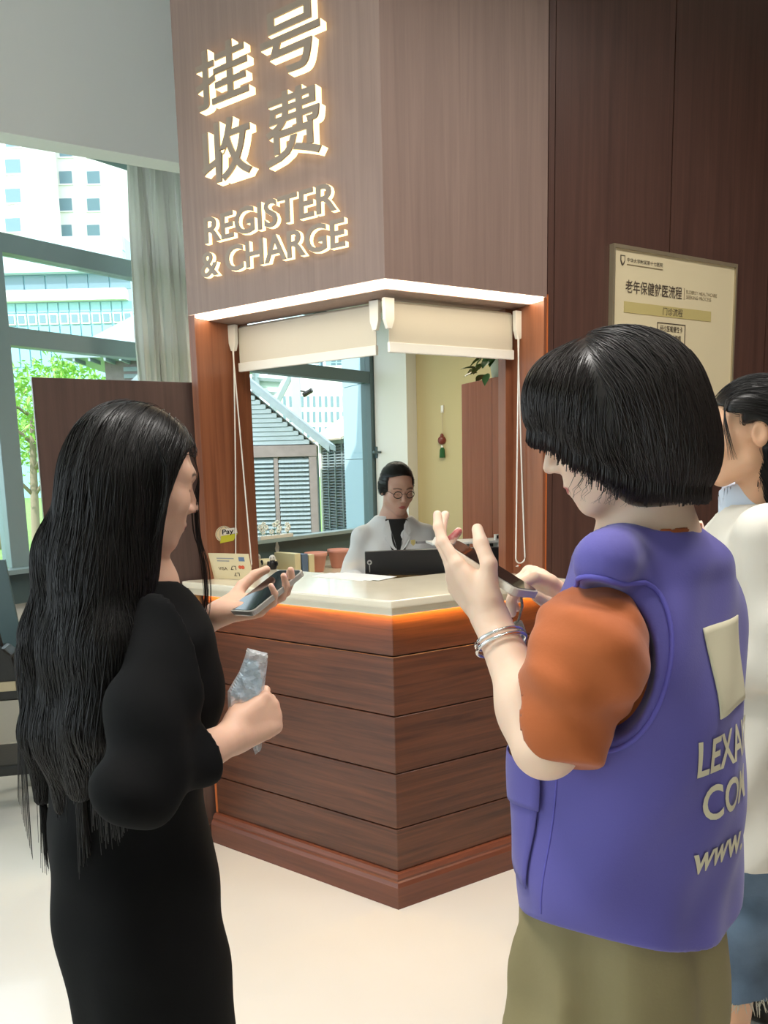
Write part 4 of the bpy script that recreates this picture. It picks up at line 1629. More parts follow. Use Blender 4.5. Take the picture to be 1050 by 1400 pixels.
def bbox(pts, pad):
    pts = N3(pts)
    return pts.min(0) - pad, pts.max(0) + pad


m_skin = skin_mat('skin')
m_hair = mat('black_hair', srgb(22, 19, 18), .38, spec=.4, bump=.0)
m_hairb = mat('dark_brown_hair', srgb(34, 26, 23), .36, spec=.5)


def drape(f_bvh, me, fr, dirv, off, thick=.0012):
    """push a flat mesh (already in world space) along dirv until it lies on the surface, plus an offset"""
    dv = Vector(dirv)
    for v in me.vertices:
        h = f_bvh.ray_cast(v.co - dv * .4, dv, 1.0)
        if h[0] is not None:
            v.co = h[0] - dv * off
    me.update()

# ------------------------------------------------------------------ the people
R_ = lambda px, py, Y, a, b: (at(px, py, Y)[2], at(px, py, Y)[0], Y, a, b)
m_tee = mat('black_knit', srgb(20, 20, 21), .85, sheen=.2, bump=.15, bscale=260)
m_shoe = mat('black_shoe_leather', srgb(22, 21, 20), .4)


def shoes(parent, pts, az, m_=None):
    rt, fw = az_axes(az)
    for p in pts:
        p = N3(p, float)
        f = uni([ell(p + fw * .05 + N3((0, 0, .035)), (.045, .045, .036)), ell(p - fw * .05 + N3((0, 0, .04)), (.036, .036, .042)), cap(p + fw * .10 + N3((0, 0, .03)), p + fw * .02 + N3((0, 0, .035)), .034, .04)], .03)
        f = keep(f, half(p + N3((0, 0, .002)), (0, 0, -1)))
        surf_obj('shoe', *nets(f, p - N3((.2, .2, .02)), p + N3((.2, .2, .13)), .008), m_ or m_shoe, parent)


# ---- woman in the violet vest --------------------------------------------------
AZB = -51
rtB, fwB = az_axes(AZB)
wB = empty('person', (.33, 1.02, 0))
hB = Head(at(838, 571, 1.0), -73, 21, .90)
NB = at(884, 732, 1.02)
shL = NB - rtB * .150 + N3((0, 0, -.026)) - fwB * .018
shR = NB + rtB * .150 + N3((0, 0, -.026)) - fwB * .018
elL, wrL = at(741, 1018, .86), at(671, 846, .985)
elR, wrR = at(850, 960, 1.22), at(772, 822, 1.15)
pa, pb = at(611, 742, 1.08), at(717, 810, .995)          # long axis of the phone she holds
phC = (pa + pb) / 2
phX = (pb - pa) / np.linalg.norm(pb - pa)
phN = N3((.50, -.16, .85))
phN = phN - (phN @ phX) * phX
phN /= np.linalg.norm(phN)
phY = np.cross(phN, phX)
fwl = at(612, 772, 1.03) - wrL
lh, lnails, linfo = hand_sdf(wrL, fwl, (.85, .36, .40), 'L', [(4, 16, 12), (12, 24, 16), (20, 32, 20), (28, 36, 22)],
                             ((.72, .55, .45), (.95, .05, .30), (.85, -.15, .45)), .94)
fwr = at(722, 774, 1.09) - wrR
rh, rnails, rinfo = hand_sdf(wrR, fwr, (-.30, .10, -.92), 'R', [(18, 34, 18), (48, 62, 36), (58, 70, 40), (62, 72, 40)],
                             ((.75, .55, .35), (.95, .1, .2), (.95, -.25, .1)), .95)
skB = (232, 200, 176)
headB = uni([hB.wrap(FACE), cap(hB.w((0, -.034, -.055)), NB + N3((0, 0, -.01)), .050, .056), cap(NB + N3((0, 0, -.015)), NB + N3((0, 0, -.07)), .07, .09)], .022)
trunkB = stack([R_(882, 745, 1.02, .10, .07), R_(884, 800, 1.02, .13, .065), R_(876, 950, 1.02, .125, .09), R_(864, 1180, 1.02, .125, .10), R_(862, 1330, 1.02, .11, .09)], AZB)
armL = uni(chain([shL + N3((.02, .02, -.065)), elL + N3((.004, 0, 0)), wrL], [.036, .036, .0235]) + [ell(elL * .72 + wrL * .28, (.036, .036, .046))], .02)
armR = uni(chain([shR, elR, wrR], [.048, .036, .0235]), .012)
legs = lambda c, az, z0, sep, r0, r1: [cap(N3((c[0], c[1], z0)) + az_axes(az)[0] * s * sep, N3((c[0], c[1], .09)) + az_axes(az)[0] * s * sep * 1.1, r0, r1) for s in (-1, 1)]
cB = at(850, 1300, 1.02)
parts = [nets(headB, hB.c - .19, hB.c + .19, .0030)]
parts[0] = nets(headB, N3((hB.c[0] - .14, hB.c[1] - .17, NB[2] - .02)), N3((hB.c[0] + .18, hB.c[1] + .17, hB.c[2] + .13)), .0028)
lo, hi = bbox([p for q in linfo for p in q] + [wrL, elL], .055)
parts.append(nets(uni([armL, lh], .014), lo, hi, .0024))
lo, hi = bbox([p for q in rinfo for p in q] + [wrR, elR], .055)
parts.append(nets(uni([armR, rh], .014), lo, hi, .0026))
parts.append(nets(uni([trunkB] + legs(cB, AZB, 1.0, .075, .065, .045), .03), N3((-.1, .55, .06)), N3((.8, 1.5, NB[2] - .03)), .012))
V, Q = join_surf(parts)
surf_obj('body', V, Q, m_skin, wB, skin_cols(V, skB, hB, [(p, None, r) for p, _, r in lnails + rnails]))

# bob hair
z_ = lambda f: hB.wrap(f)
hair = uni([ell((0, -.008, .002), (.096, .119, .117)), ell((0, -.030, -.070), (.089, .088, .086)), ell((0, .058, .050), (.072, .046, .058))], .035)
hair = keep(hair, half((0, .098, .002), (0, .853, -.521)), .012)
hair = keep(hair, half((0, -.05, -.150), (0, .30, -1)), .012)
hairW = z_(hair)
Vh, Qh = nets(hairW, hB.c - .17, hB.c + .17, .004)
rs = np.random.RandomState(4)
nrm = grad(hairW, Vh)
sel = np.where(nrm[:, 2] > -.5)[0]
roots = Vh[rs.choice(sel, 5200)]
partw = hB.w((-.02, .0, .12))


def combB(P):
    L = hB.loc(P)
    d = np.stack([L[:, 0] * 1.2, np.where(L[:, 1] > 0, .55, -.25) * np.clip(L[:, 2] * 9 + .5, 0, 1), -np.ones(len(L)) * .9], 1)
    d[:, 1] += np.where((L[:, 2] < .03), .15, 0)
    return d @ hB.R.T


S1 = grow(hairW, roots, combB, 22, 0.0085, .0038, .00060, 5, free=3, maxlen=rs.randint(9, 23, len(roots)), fall=-.35, down=(-.05, .0, -1))
# wisps across the cheek
wis = []
for k in range(26):
    u = rs.rand()
    a = hB.w((-.068 - .012 * rs.rand(), .055 - .10 * u, -.055 - .055 * u))
    pts_ = [a + N3((0, 0, .04))]
    for j in range(1, 13):
        t = j / 12
        pts_.append(a + N3((-.028 * t - .012 * t * t * (rs.rand() - .2), -.006 * t, .04 - .075 * t)))
    wis.append(pts_)
S2 = strands(N3(wis), np.full(len(wis), .0005), .2)
V, Q = join_surf([(Vh, Qh), S1, S2])
tagB = surf_obj('hair', V, Q, m_hairb, wB)

# orange shirt with a puffed sleeve
m_orange_cl = mat('burnt_orange_cotton', srgb(172, 88, 36), .8, bump=.12, bscale=220, var=.06, vscale=12, sheen=.15)
torsoS = stack([R_(884, 716, 1.02, .078, .066), R_(884, 742, 1.02, .10, .064), R_(886, 790, 1.02, .14, .072), R_(878, 880, 1.02, .15, .095), R_(864, 1000, 1.02, .155, .12)], AZB)
neckhole = cap(NB + N3((-.03, .0, -.03)) + fwB * .015, hB.w((0, -.03, -.10)), .060, .057)
slv_d = (elL - shL) / np.linalg.norm(elL - shL)
cuf = elL - slv_d * .018
sL = uni([cap(shL + N3((.0, .004, -.070)) + fwB * .022, shL + slv_d * .11 + N3((.012, -.004, 0)), .050, .063), cap(shL + slv_d * .11 + N3((.012, -.004, 0)), cuf + N3((.012, -.004, 0)), .064, .058)], .03)
kd = slv_d * 40
sL = fold(sL, .0048, [((kd[0] + 36, kd[1] + 22, kd[2] + 10), .4, 1), ((66, 20, 52), 1.7, .7), ((20, -60, 85), .2, .45), ((95, 60, 120), .9, .22)])
cdir = (slv_d * .75 + (elL - wrL) / np.linalg.norm(elL - wrL) * .65)
sL = keep(sL, half(elL + slv_d * .020 + N3((.016, 0, -.006)), cdir), .004)
hole = cap(elL + (wrL - elL) * .30, elL - slv_d * .02 + N3((.006, 0, .0)), .047, .044)
sL = cut(sL, hole, .004)
sR = keep(uni([cap(shR + N3((-.01, -.01, -.055)), shR * .3 + elR * .7, .048, .060)], .02), half(shR * .25 + elR * .75, elR - shR))
shirt = cut(torsoS, neckhole, .006)
V, Q = join_surf([nets(shirt, N3((.05, .7, 1.1)), N3((.65, 1.35, NB[2] + .06)), .005), nets(sL, *bbox([shL, elL], .10), .0034), nets(sR, *bbox([shR, elR], .10), .006)])
so_B = surf_obj('shirt', V, Q, m_orange_cl, wB)

# violet vest
m_vest = mat('violet_vest_cloth', srgb(88, 81, 158), .75, bump=.10, bscale=420, var=.04, vscale=10, sheen=.15)
vest = stack([R_(880, 722, 1.02, .085, .068), R_(887, 748, 1.02, .125, .088), R_(888, 790, 1.02, .163, .095), R_(882, 840, 1.02, .174, .110), R_(872, 910, 1.02, .178, .130), R_(864, 990, 1.02, .178, .140), R_(859, 1070, 1.02, .180, .146),
              R_(858, 1160, 1.02, .184, .142), R_(864, 1240, 1.02, .186, .140), R_(868, 1300, 1.02, .182, .132), R_(870, 1400, 1.02, .18, .13)], AZB, 2.2)
vest = uni([vest, cap(NB + N3((0, 0, -.03)), shL + N3((0, 0, .014)) - rtB * .022, .048, .040), cap(NB + N3((0, 0, -.03)), shR + N3((-.012, -.015, -.010)), .048, .036)], .03)
vest = fold(vest, .0040, [((14, 9, 22), .3, 1), ((-26, 20, 14), 1.1, .7), ((44, 30, -34), .5, .4)])
cV = at(868, 1000, 1.02)
RB = np.stack([rtB, fwB, N3((0, 0, 1))], 1)
ahL = at(872, 866, 1.02) - rtB * .205 - fwB * .022
ahR = at(872, 872, 1.02) + rtB * .205 - fwB * .022
vest = cut(vest, ell(ahL, (.105, .064, .098), RB), .006)
vest = cut(vest, ell(ahR, (.105, .060, .098), RB), .006)
vest = cut(vest, cap(NB + N3((-.02, .0, -.045)) + fwB * .018, hB.w((0, -.03, -.10)), .064, .062), .006)
vest = cut(vest, cap(NB + fwB * .075 + N3((0, 0, .0)), NB + fwB * .16 + N3((0, 0, -.16)), .052, .012), .006)


def hemB(P):
    q = (P - cV) @ rtB
    w_ = (P - cV) @ fwB
    return .902 + 1.55 * np.clip(q, -.3, .3) ** 2 - .10 * np.clip(w_, -.2, .2) - P[:, 2]


vest = keep(vest, hemB, .004)
Vv, Qv = nets(vest, N3((.05, .7, .80)), N3((.68, 1.36, NB[2] + .04)), .0042)
vo = surf_obj('vest', Vv, Qv, m_vest, wB)
bv = BVHTree.FromPolygons([Vector(v) for v in Vv], [list(map(int, q)) for q in Qv])
# binding along the near armhole and hem: a rolled edge that follows the cut
m_bind = mat('violet_binding', srgb(92, 86, 176), .7)
ring = []
for a in np.linspace(.3, .3 + 2 * math.pi, 61):
    d = fwB * math.cos(a) * .0665 + N3((0, 0, 1)) * math.sin(a) * .1005
    h = bv.ray_cast(Vector(ahL + d * 1.045 - rtB * .3), Vector(rtB), .6)
    if h[0] is not None:
        ring.append(N3(h[0]) + rtB * -.001)
MB().tube(ring, .0032, 6, cap=False).build('armhole_binding', m_bind, vo, smooth=True)
for s_, nm in ((-.02, 'side_seam'),):
    ln = []
    for z in np.linspace(1.225, .965, 30):
        h = bv.ray_cast(Vector(N3((cV[0], cV[1], z)) - rtB * .5 + fwB * (.028 + (1.225 - z) * .06)), Vector(rtB), .7)
        if h[0] is not None:
            ln.append(N3(h[0]))
    MB().tube(ln, .0016, 5).build(nm, m_bind, vo, smooth=True)


def vest_patch(name, m_, u0, u1, z0, z1, axis_u, dirv, off, rows_=10, cols=10, par=None, top_fn=None):
    v, f = [], []
    for j in range(rows_ + 1):
        for i in range(cols + 1):
            u = u0 + (u1 - u0) * i / cols
            z = z0 + (z1 - z0) * j / rows_
            if top_fn:
                z = top_fn(i / cols, j / rows_)
            p = Vector(N3((cV[0], cV[1], z)) + axis_u * u - dirv * .5)
            h = bv.ray_cast(p, Vector(dirv), .8)
            v.append(N3(h[0]) - dirv * off if h[0] is not None else N3(p) + dirv * .4)
    for j in range(rows_):
        for i in range(cols):
            b = j * (cols + 1) + i
            f.append([b, b + 1, b + cols + 2, b + cols + 1])
    o = mesh_obj(name, v, f, m_, par or vo, smooth=True)
    md = o.modifiers.new('thick', 'SOLIDIFY')
    md.thickness = .0016
    md.offset = 0
    return o


# front hip pocket with its flap
dP = N3(rtB * .72 - fwB * .69)
uP = N3(fwB * .72 + rtB * .69)
vest_patch('pocket', m_vest, -.075, .035, .985, 1.105, uP, dP, .004)
vest_patch('pocket_flap', m_vest, -.081, .040, 1.085, 1.15, uP, dP, .0075, top_fn=lambda a, b: (1.092 - .022 * a) + (1.15 - 1.092 + .01 * a) * b)
# print on the back
m_print = mat('cream_vest_print', srgb(214, 206, 178), .7)
bk = N3(fwB)                                    # rays run forwards onto the back
vest_patch('printed_square', m_print, -.075, .030, 1.222, 1.330, rtB, bk, .0018, 14, 14)
for body, u0, u1, z0, z1, m_ in (('LEXAID', -.114, .040, 1.158, 1.202, m_print), ('COM', -.100, .012, 1.098, 1.142, m_print), ('www.', -.108, .0, 1.030, 1.058, m_print)):
    me = text_mesh(body, 1, 0, .018)
    fit_text(me, Frame(N3((cV[0], cV[1], 0)) - fwB * .4, rtB, fwB), u0, u1, z0, z1, 0)
    bmx = bmesh.new()
    bmx.from_mesh(me)
    bmesh.ops.subdivide_edges(bmx, edges=[e for e in bmx.edges if e.calc_length() > .006], cuts=3, use_grid_fill=True)
    bmesh.ops.triangulate(bmx, faces=bmx.faces)
    bmx.to_mesh(me)
    bmx.free()
    drape(bv, me, None, bk, .0022)
    me.materials.append(m_)
    link('lettering', me, vo)
dF = N3(rtB * .80 - fwB * .60)
me = text_mesh('SA', 1, 0, .01)
fit_text(me, Frame(N3((cV[0], cV[1], 0)) - dF * .5, N3(fwB * .8 + rtB * .6), dF), .062, .088, 1.318, 1.333, 0)
drape(bv, me, None, dF, .0016)
me.materials.append(m_plastic)
link('lettering', me, vo)

# khaki wide trousers
m_khaki = mat('khaki_cotton', srgb(136, 124, 88), .85, bump=.12, bscale=240, var=.06, vscale=8)
cT = at(846, 1330, 1.02)
tr_ = stack([(.40, cT[0] - .0, 1.02, .175, .130), (.70, cT[0] - .0, 1.02, .172, .130), (.85, cT[0] - .005, 1.02, .168, .135), (.94, cT[0], 1.02, .16, .125), (1.02, cT[0] + .01, 1.02, .145, .115)], AZB)
lg = [cap(N3((cT[0], 1.02, .72)) + rtB * s * .075 - fwB * 0 + N3((-.015, 0, 0)), N3((cT[0] - .02, 1.02, .075)) + rtB * s * .10, .105, .115) for s in (-1, 1)]
tr_ = fold(uni([tr_] + lg, .03), .007, [((38, 26, 4), .2, 1), ((60, -40, 6), 1.0, .6), ((20, 60, 3), .4, .6)])
tr_ = keep(tr_, half((0, 0, .06), (0, 0, -1)))
surf_obj('trousers', *nets(tr_, N3((.0, .62, .05)), N3((.68, 1.42, 1.03)), .008), m_khaki, wB)
shoes(wB, [(cT[0] - .02 - .055, 1.02 - .08, 0), (cT[0] - .02 + .055, 1.02 + .08, 0)], AZB)
# open silver bangle: two bands
dW = (elL - wrL) / np.linalg.norm(elL - wrL)
bc = wrL + dW * .036
e1 = np.cross(dW, N3((0, 1, 0)))
e1 /= np.linalg.norm(e1)
e2 = np.cross(dW, e1)
b_ = MB()
for off, r0 in ((-.004, .0315), (.005, .0330)):
    b_.tube([bc + dW * (off + .005 * math.sin(a)) + (e1 * math.cos(a) + e2 * math.sin(a)) * r0 for a in np.linspace(0, 2 * math.pi, 33)], .0024, 7, cap=False)
bro = b_.build('bangle', m_silver, wB, smooth=True)
tag(wB, 'person with a black bob, violet vest and orange shirt, looking down at a phone', 'person')


def make_phone(c, X, Y, N, L, W, T, m_case, label, glow=None):
    """X runs along the length, N out of the screen"""
    r = empty('phone', c)
    fr = Frame(c, X, Y, N)

    def rr(l, w_, rad, n=5):
        out = []
        for sx, sy, a0 in ((1, 1, 0), (-1, 1, 90), (-1, -1, 180), (1, -1, 270)):
            for k in range(n + 1):
                a = math.radians(a0 + 90 * k / n)
                out.append((sx * (l / 2 - rad) + rad * math.cos(a), sy * (w_ / 2 - rad) + rad * math.sin(a)))
        return out

    def slab(name, l, w_, z0, z1, rad, m_, bev=0.0):
        b = MB()
        po = rr(l, w_, rad)
        n = len(po)
        for z in (z0, z1):
            for x, y in po:
                b.v.append(fr.p(x, y, z))
        b.f.append(list(range(n))[::-1])
        b.f.append([n + i for i in range(n)])
        for i in range(n):
            j = (i + 1) % n
            b.f.append([i, j, n + j, n + i])
        return b.build(name, m_, r, bev)

    slab('case', L, W, -T / 2, T / 2, .012, m_case, .002)
    slab('screen', L - .008, W - .008, T / 2 + .0002, T / 2 + .0008, .009, m_screen)
    slab('camera_bump', .03, .03, -T / 2 - .0025, -T / 2 - .0002, .006, m_case)
    MB().box(fr, -.02, .02, W / 2 + .0001, W / 2 + .0012, -.0012, .0012).build('side_button', m_metal, r)
    tag(r, label, 'phone')
    return r


m_casew = mat('cream_phone_case', srgb(222, 212, 196), .3)
make_phone(phC, phX, phY, phN, .150, .074, .0105, m_casew, 'phone in a cream case held up by the woman in the violet vest')
# woven phone lanyard hanging below
m_lan = mat('grey_patterned_strap', srgb(150, 146, 136), .8, var=.5, vscale=220)
la = pb - phX * .006
p2 = at(708, 850, 1.03)
p3 = at(711, 885, 1.035)
MB().tube([la, (la + p2) / 2 + N3((.006, 0, 0)), p2], .0024, 6).build('x', m_lan)
bpy.data.objects.remove(bpy.data.objects['x'])
ly = empty('phone_strap', la)
MB().tube([la + N3((0, 0, -.004)), (la + p2) / 2 + N3((.004, 0, 0)), p2], .0018, 6).build('cord', m_lan, ly, smooth=True)
MB().tube([p2, (p2 + p3) / 2 + N3((.002, 0, 0)), p3, p3 + N3((.002, 0, -.035))], [.006, .009, .008, .003], 8).build('band', m_lan, ly, smooth=True)
tag(ly, 'grey patterned wrist strap hanging from the cream phone', 'strap')

# ---- woman in black, seen from behind ------------------------------------------
AZA = 54
rtA, fwA = az_axes(AZA)
wA = empty('person', (-.41, 1.27, 0))
hA = Head(at(190, 652, 1.25), 58, 15, .92)
NA = at(186, 792, 1.27)
shRa = NA + rtA * .155 + N3((0, 0, -.045))
shLa = NA - rtA * .155 + N3((0, 0, -.045))
elRa, wrRa = at(188, 1074, 1.0), at(318, 1008, 1.155)
elLa, wrLa = N3((-.50, 1.49, 1.15)), at(301, 838, 1.40)
qa, qb = at(334, 834, 1.365), at(394, 786, 1.455)
pcA = (qa + qb) / 2
pxA = (qb - qa) / np.linalg.norm(qb - qa)
pnA = N3((-.42, -.42, .80))
pnA = pnA - (pnA @ pxA) * pxA
pnA /= np.linalg.norm(pnA)
pyA = np.cross(pnA, pxA)
lhA, nl1, inf1 = hand_sdf(wrLa, (pcA - pnA * .022) - wrLa + N3((.01, 0, .0)), pnA, 'L', [(12, 34, 26), (16, 40, 30), (18, 44, 32), (22, 48, 34)],
                          ((.62, .72, .40), (.86, .42, .38), (.95, .05, .25)), .96)
fR = at(356, 982, 1.185) - wrRa
rhA, nl2, inf2 = hand_sdf(wrRa, fR, (-.25, .86, -.10), 'R', [(62, 82, 48), (68, 86, 50), (70, 86, 50), (70, 84, 48)],
                          ((.70, .50, .55), (.62, .25, .75), (.35, -.1, .9)), .92)
skA = (214, 172, 148)
headA = uni([hA.wrap(FACE), cap(hA.w((0, -.034, -.055)), NA + N3((0, 0, -.01)), .048, .054), cap(NA + N3((0, 0, -.015)), NA + N3((0, 0, -.07)), .07, .09)], .022)
cA = at(195, 1300, 1.27)
trunkA = stack([R_(186, 806, 1.27, .10, .07), R_(190, 860, 1.27, .125, .08), R_(184, 960, 1.27, .115, .085), R_(178, 1090, 1.27, .105, .09), R_(188, 1280, 1.27, .115, .10)], AZA)
parts = [nets(headA, N3((hA.c[0] - .15, hA.c[1] - .15, NA[2] - .02)), N3((hA.c[0] + .15, hA.c[1] + .15, hA.c[2] + .13)), .0032)]
lo, hi = bbox([p for q in inf1 for p in q] + [wrLa, elLa], .055)
parts.append(nets(uni([uni(chain([shLa, elLa, wrLa], [.036, .034, .0235]), .012), lhA], .014), lo, hi, .0026))
lo, hi = bbox([p for q in inf2 for p in q] + [wrRa, elRa], .055)
armRa = uni(chain([shRa, elRa, elRa * .65 + wrRa * .35, wrRa], [.046, .037, .037, .0245]), .014)
parts.append(nets(uni([armRa, rhA], .014), lo, hi, .0025))
parts.append(nets(uni([trunkA] + legs(cA, AZA, .90, .062, .055, .042), .03), N3((-.85, .85, .06)), N3((.1, 1.7, NA[2] - .03)), .012))
V, Q = join_surf(parts)
surf_obj('body', V, Q, m_skin, wA, skin_cols(V, skA, hA, [(p, None, r) for p, _, r in nl1 + nl2]))

m_dress = mat('black_dress_cloth', srgb(13, 13, 14), .9, bump=.12, bscale=200, spec=.15)
dress = stack([R_(186, 790, 1.27, .085, .06), R_(190, 812, 1.27, .13, .078), R_(195, 845, 1.27, .172, .10), R_(190, 900, 1.27, .172, .125), R_(186, 960, 1.27, .168, .134), R_(176, 1030, 1.27, .155, .120),
               R_(172, 1090, 1.27, .150, .118), R_(180, 1170, 1.27, .160, .134), R_(188, 1250, 1.27, .17, .142), R_(206, 1340, 1.27, .17, .138), R_(218, 1430, 1.27, .165, .132),
               (.30, at(218, 1430, 1.27)[0] + .02, 1.27, .17, .15), (.10, at(218, 1430, 1.27)[0] + .02, 1.27, .18, .16)], AZA, 2.2)
dress = cut(dress, cap(NA + N3((0, 0, -.02)) + fwA * .02, hA.w((0, -.03, -.10)), .066, .062), .006)
slR = uni(chain([shRa + N3((0, 0, -.01)), shRa * .4 + elRa * .6, elRa, elRa * .30 + wrRa * .70], [.058, .058, .052, .043]), .03)
kd = (wrRa - elRa) / np.linalg.norm(wrRa - elRa)
slR = fold(slR, .004, [(tuple(kd * 70), .3, 1), ((40, 30, 50), .7, .7)])
slR = keep(slR, half(elRa * .36 + wrRa * .64, kd), .003)
slR = cut(slR, cap(elRa * .42 + wrRa * .58, wrRa, .034, .034), .003)
slL = uni(chain([shLa + N3((0, 0, -.01)), elLa, wrLa], [.056, .05, .038]), .03)
kl = (wrLa - elLa) / np.linalg.norm(wrLa - elLa)
slL = keep(slL, half(elLa * .58 + wrLa * .42, kl), .003)
body_ = fold(dress, .004, [((20, 14, 9), .2, 1), ((-30, 26, 6), .9, .7), ((9, 12, 40), .2, .4)])
V, Q = nets(uni([body_, slR, slL], .038), N3((-.80, .86, .09)), N3((.08, 1.72, NA[2] + .03)), .006)
dro = surf_obj('dress', V, Q, m_dress, wA)
MB().tube([elLa * .56 + wrLa * .44 + (np.cross(kl, (0, 0, 1)) * math.cos(a) + np.cross(kl, np.cross(kl, N3((0, 0, 1)))) * math.sin(a)) * .0365 for a in np.linspace(0, 2 * math.pi, 25)], .004, 6, cap=False).build('white_cuff', m_plastic, dro, smooth=True)
shoes(wA, [(cA[0] + .0, 1.19, 0), (cA[0] - .05, 1.34, 0)], AZA)

# long straight hair
sk = ell((0, -.012, .020), (.088, .110, .106))
sk = keep(uni([hA.wrap(sk), hA.wrap(ell((0, -.045, -.05), (.080, .075, .09)))], .03), lambda P: (lambda L: np.minimum.reduce([L[:, 1] - .012 - .50 * np.clip(L[:, 2] + .03, 0, 1), .034 - np.abs(L[:, 2] - .0) * 0 - L[:, 2] * .5]))(hA.loc(P)), .012)
c1 = chain([at(146, 650, 1.27), at(106, 760, 1.30), at(78, 870, 1.305), at(66, 1000, 1.30), at(58, 1090, 1.30)], [.060, .058, .048, .036, .010])
c2 = chain([at(168, 670, 1.20), at(142, 770, 1.19), at(120, 880, 1.18), at(100, 1000, 1.18), at(88, 1100, 1.18)], [.060, .064, .060, .050, .012])
c3 = chain([at(158, 700, 1.20), at(146, 790, 1.17), at(150, 880, 1.12), at(136, 990, 1.11), at(112, 1080, 1.13)], [.046, .046, .040, .034, .014])
hairA = uni([sk] + c1 + c2 + c3, .045)
Vh, Qh = nets(hairA, N3((-.78, .92, .86)), N3((-.20, 1.50, hA.c[2] + .15)), .0055)
rs = np.random.RandomState(8)
roots = Vh[rs.choice(len(Vh), 6000)]


def combA(P):
    L = hA.loc(P)
    top = np.clip(L[:, 2] * 12, 0, 1)[:, None]
    d = np.stack([L[:, 0] * 7, -.35 + 0 * L[:, 0], -np.ones(len(L))], 1) @ hA.R.T
    return d * top + N3((-.10, 0, -1)) * (1 - top)


_L = hA.loc(roots)
frA = np.where((_L[:, 1] > -.045) & (_L[:, 2] > -.12), 0, rs.randint(1, 11, len(roots)))
S1 = grow(hairA, roots, combA, 22, .013, .004, .0006, 5, free=frA + 1, keepon=frA == 0, maxlen=rs.randint(10, 23, len(roots)))
lock = []
for k in range(16):
    j1, j2 = rs.randn() * 3, rs.randn() * 3
    y_ = 1.31 + .02 * rs.randn()
    kp = [(232, 585), (262, 615), (273, 650), (268 + j1, 690), (270 + j1, 730), (281 + j2, 770), (285 + j2, 815), (278 + j2, 860), (262 + j1 * 2, 900 + 8 * rs.randn())]
    pts_ = [at(x, y, y_) for x, y in kp]
    tt = np.linspace(0, len(kp) - 1, 30)
    lock.append(np.stack([np.interp(tt, np.arange(len(kp)), N3(pts_)[:, i]) for i in range(3)], 1))
for k in range(26):
    j1, j2 = rs.randn() * 2.5, rs.randn() * 4
    kp = [(212, 600), (228 + j1, 640), (226 + j1, 680), (216 + j1, 720), (208 + j2, 760 + 6 * rs.randn())]
    pts_ = [at(x, y, 1.165 + .006 * rs.randn()) for x, y in kp]
    tt = np.linspace(0, len(kp) - 1, 30)
    lock.append(np.stack([np.interp(tt, np.arange(len(kp)), N3(pts_)[:, i]) for i in range(3)], 1))
for k in range(34):                                             # loose strands at the left outline
    u = rs.rand()
    kp = [(105 - 20 * u, 700), (62 - 22 * u, 810), (30 - 14 * u + 8 * rs.rand(), 900), (24 + 10 * u, 1010), (24 + 22 * u, 1090 + 90 * u)]
    pts_ = [at(x, y, 1.29 + .02 * rs.randn()) for x, y in kp]
    tt = np.linspace(0, len(kp) - 1, 30)
    lock.append(np.stack([np.interp(tt, np.arange(len(kp)), N3(pts_)[:, i]) for i in range(3)], 1))
L_ = N3(lock)
L_[:, 1:-1] = (L_[:, :-2] + 2 * L_[:, 1:-1] + L_[:, 2:]) / 4
S2 = strands(L_, np.full(len(L_), .0008), .3)
V, Q = join_surf([(Vh, Qh), S1, S2])
surf_obj('hair', V, Q, m_hair, wA)
tag(wA, 'person with long straight black hair in a black dress, holding a phone and a bag', 'person')
m_casec = mat('silvery_phone_case', srgb(196, 192, 184), .15, metal=.5)
make_phone(pcA, pxA, pyA, pnA, .148, .074, .010, m_casec, 'phone with a silvery case lying in the outstretched hand of the woman in black')

# clear bag with a folded blue thing inside, held in her fist
m_film = mat('clear_film', srgb(232, 240, 246), .12, spec=.8)
_nt = m_film.node_tree
_t = _nt.nodes.new('ShaderNodeBsdfTransparent')
_m = _nt.nodes.new('ShaderNodeMixShader')
_m.inputs[0].default_value = .36
_nt.links.new(_t.outputs[0], _m.inputs[1])
_nt.links.new(_nt.nodes['Principled BSDF'].outputs[0], _m.inputs[2])
_nt.links.new(_m.outputs[0], _nt.nodes['Material Output'].inputs['Surface'])
m_bluef = mat('pale_blue_folded_paper', srgb(176, 206, 224), .3, var=.4, vscale=60, bump=.5, bscale=60)
bgc = at(341, 955, 1.195)
bagE = empty('plastic_bag', bgc)
BGF = Frame(bgc, (.95, .30, 0), (-.30, .95, 0))
out = [(338, 886), (366, 893), (366, 905), (361, 945), (362, 985), (357, 1025), (349, 1032), (345, 1020), (330, 1000), (312, 990), (311, 945), (327, 918), (334, 900)]
pl_ = [BGF.hit(x, y) for x, y in out]


def bag_sheet(name, poly, y, m_, par, amp, seed, thick=.0012, n=26):
    r = np.random.RandomState(seed)
    bmx = bmesh.new()
    vs = [bmx.verts.new((p[0], p[1], 0)) for p in poly]
    bmx.faces.new(vs)
    bmesh.ops.triangulate(bmx, faces=bmx.faces)
    for _ in range(4):
        bmesh.ops.subdivide_edges(bmx, edges=[e for e in bmx.edges if e.calc_length() > .007], cuts=1)
        bmesh.ops.triangulate(bmx, faces=bmx.faces)
    for v in bmx.verts:
        x, z = v.co.x, v.co.y
        edge = v.is_boundary
        w_ = 0 if edge else 1
        d = y * w_ + amp * w_ * (math.sin(x * 260 + z * 140 + seed) * .5 + math.sin(x * 120 - z * 330 + 2 * seed) * .5 + abs(math.sin(x * 200 + z * 60)) * .8)
        v.co = Vector(BGF.p(x, d, z))
    me = bpy.data.meshes.new(name)
    bmx.to_mesh(me)
    bmx.free()
    me.materials.append(m_)
    return link(name, me, par)


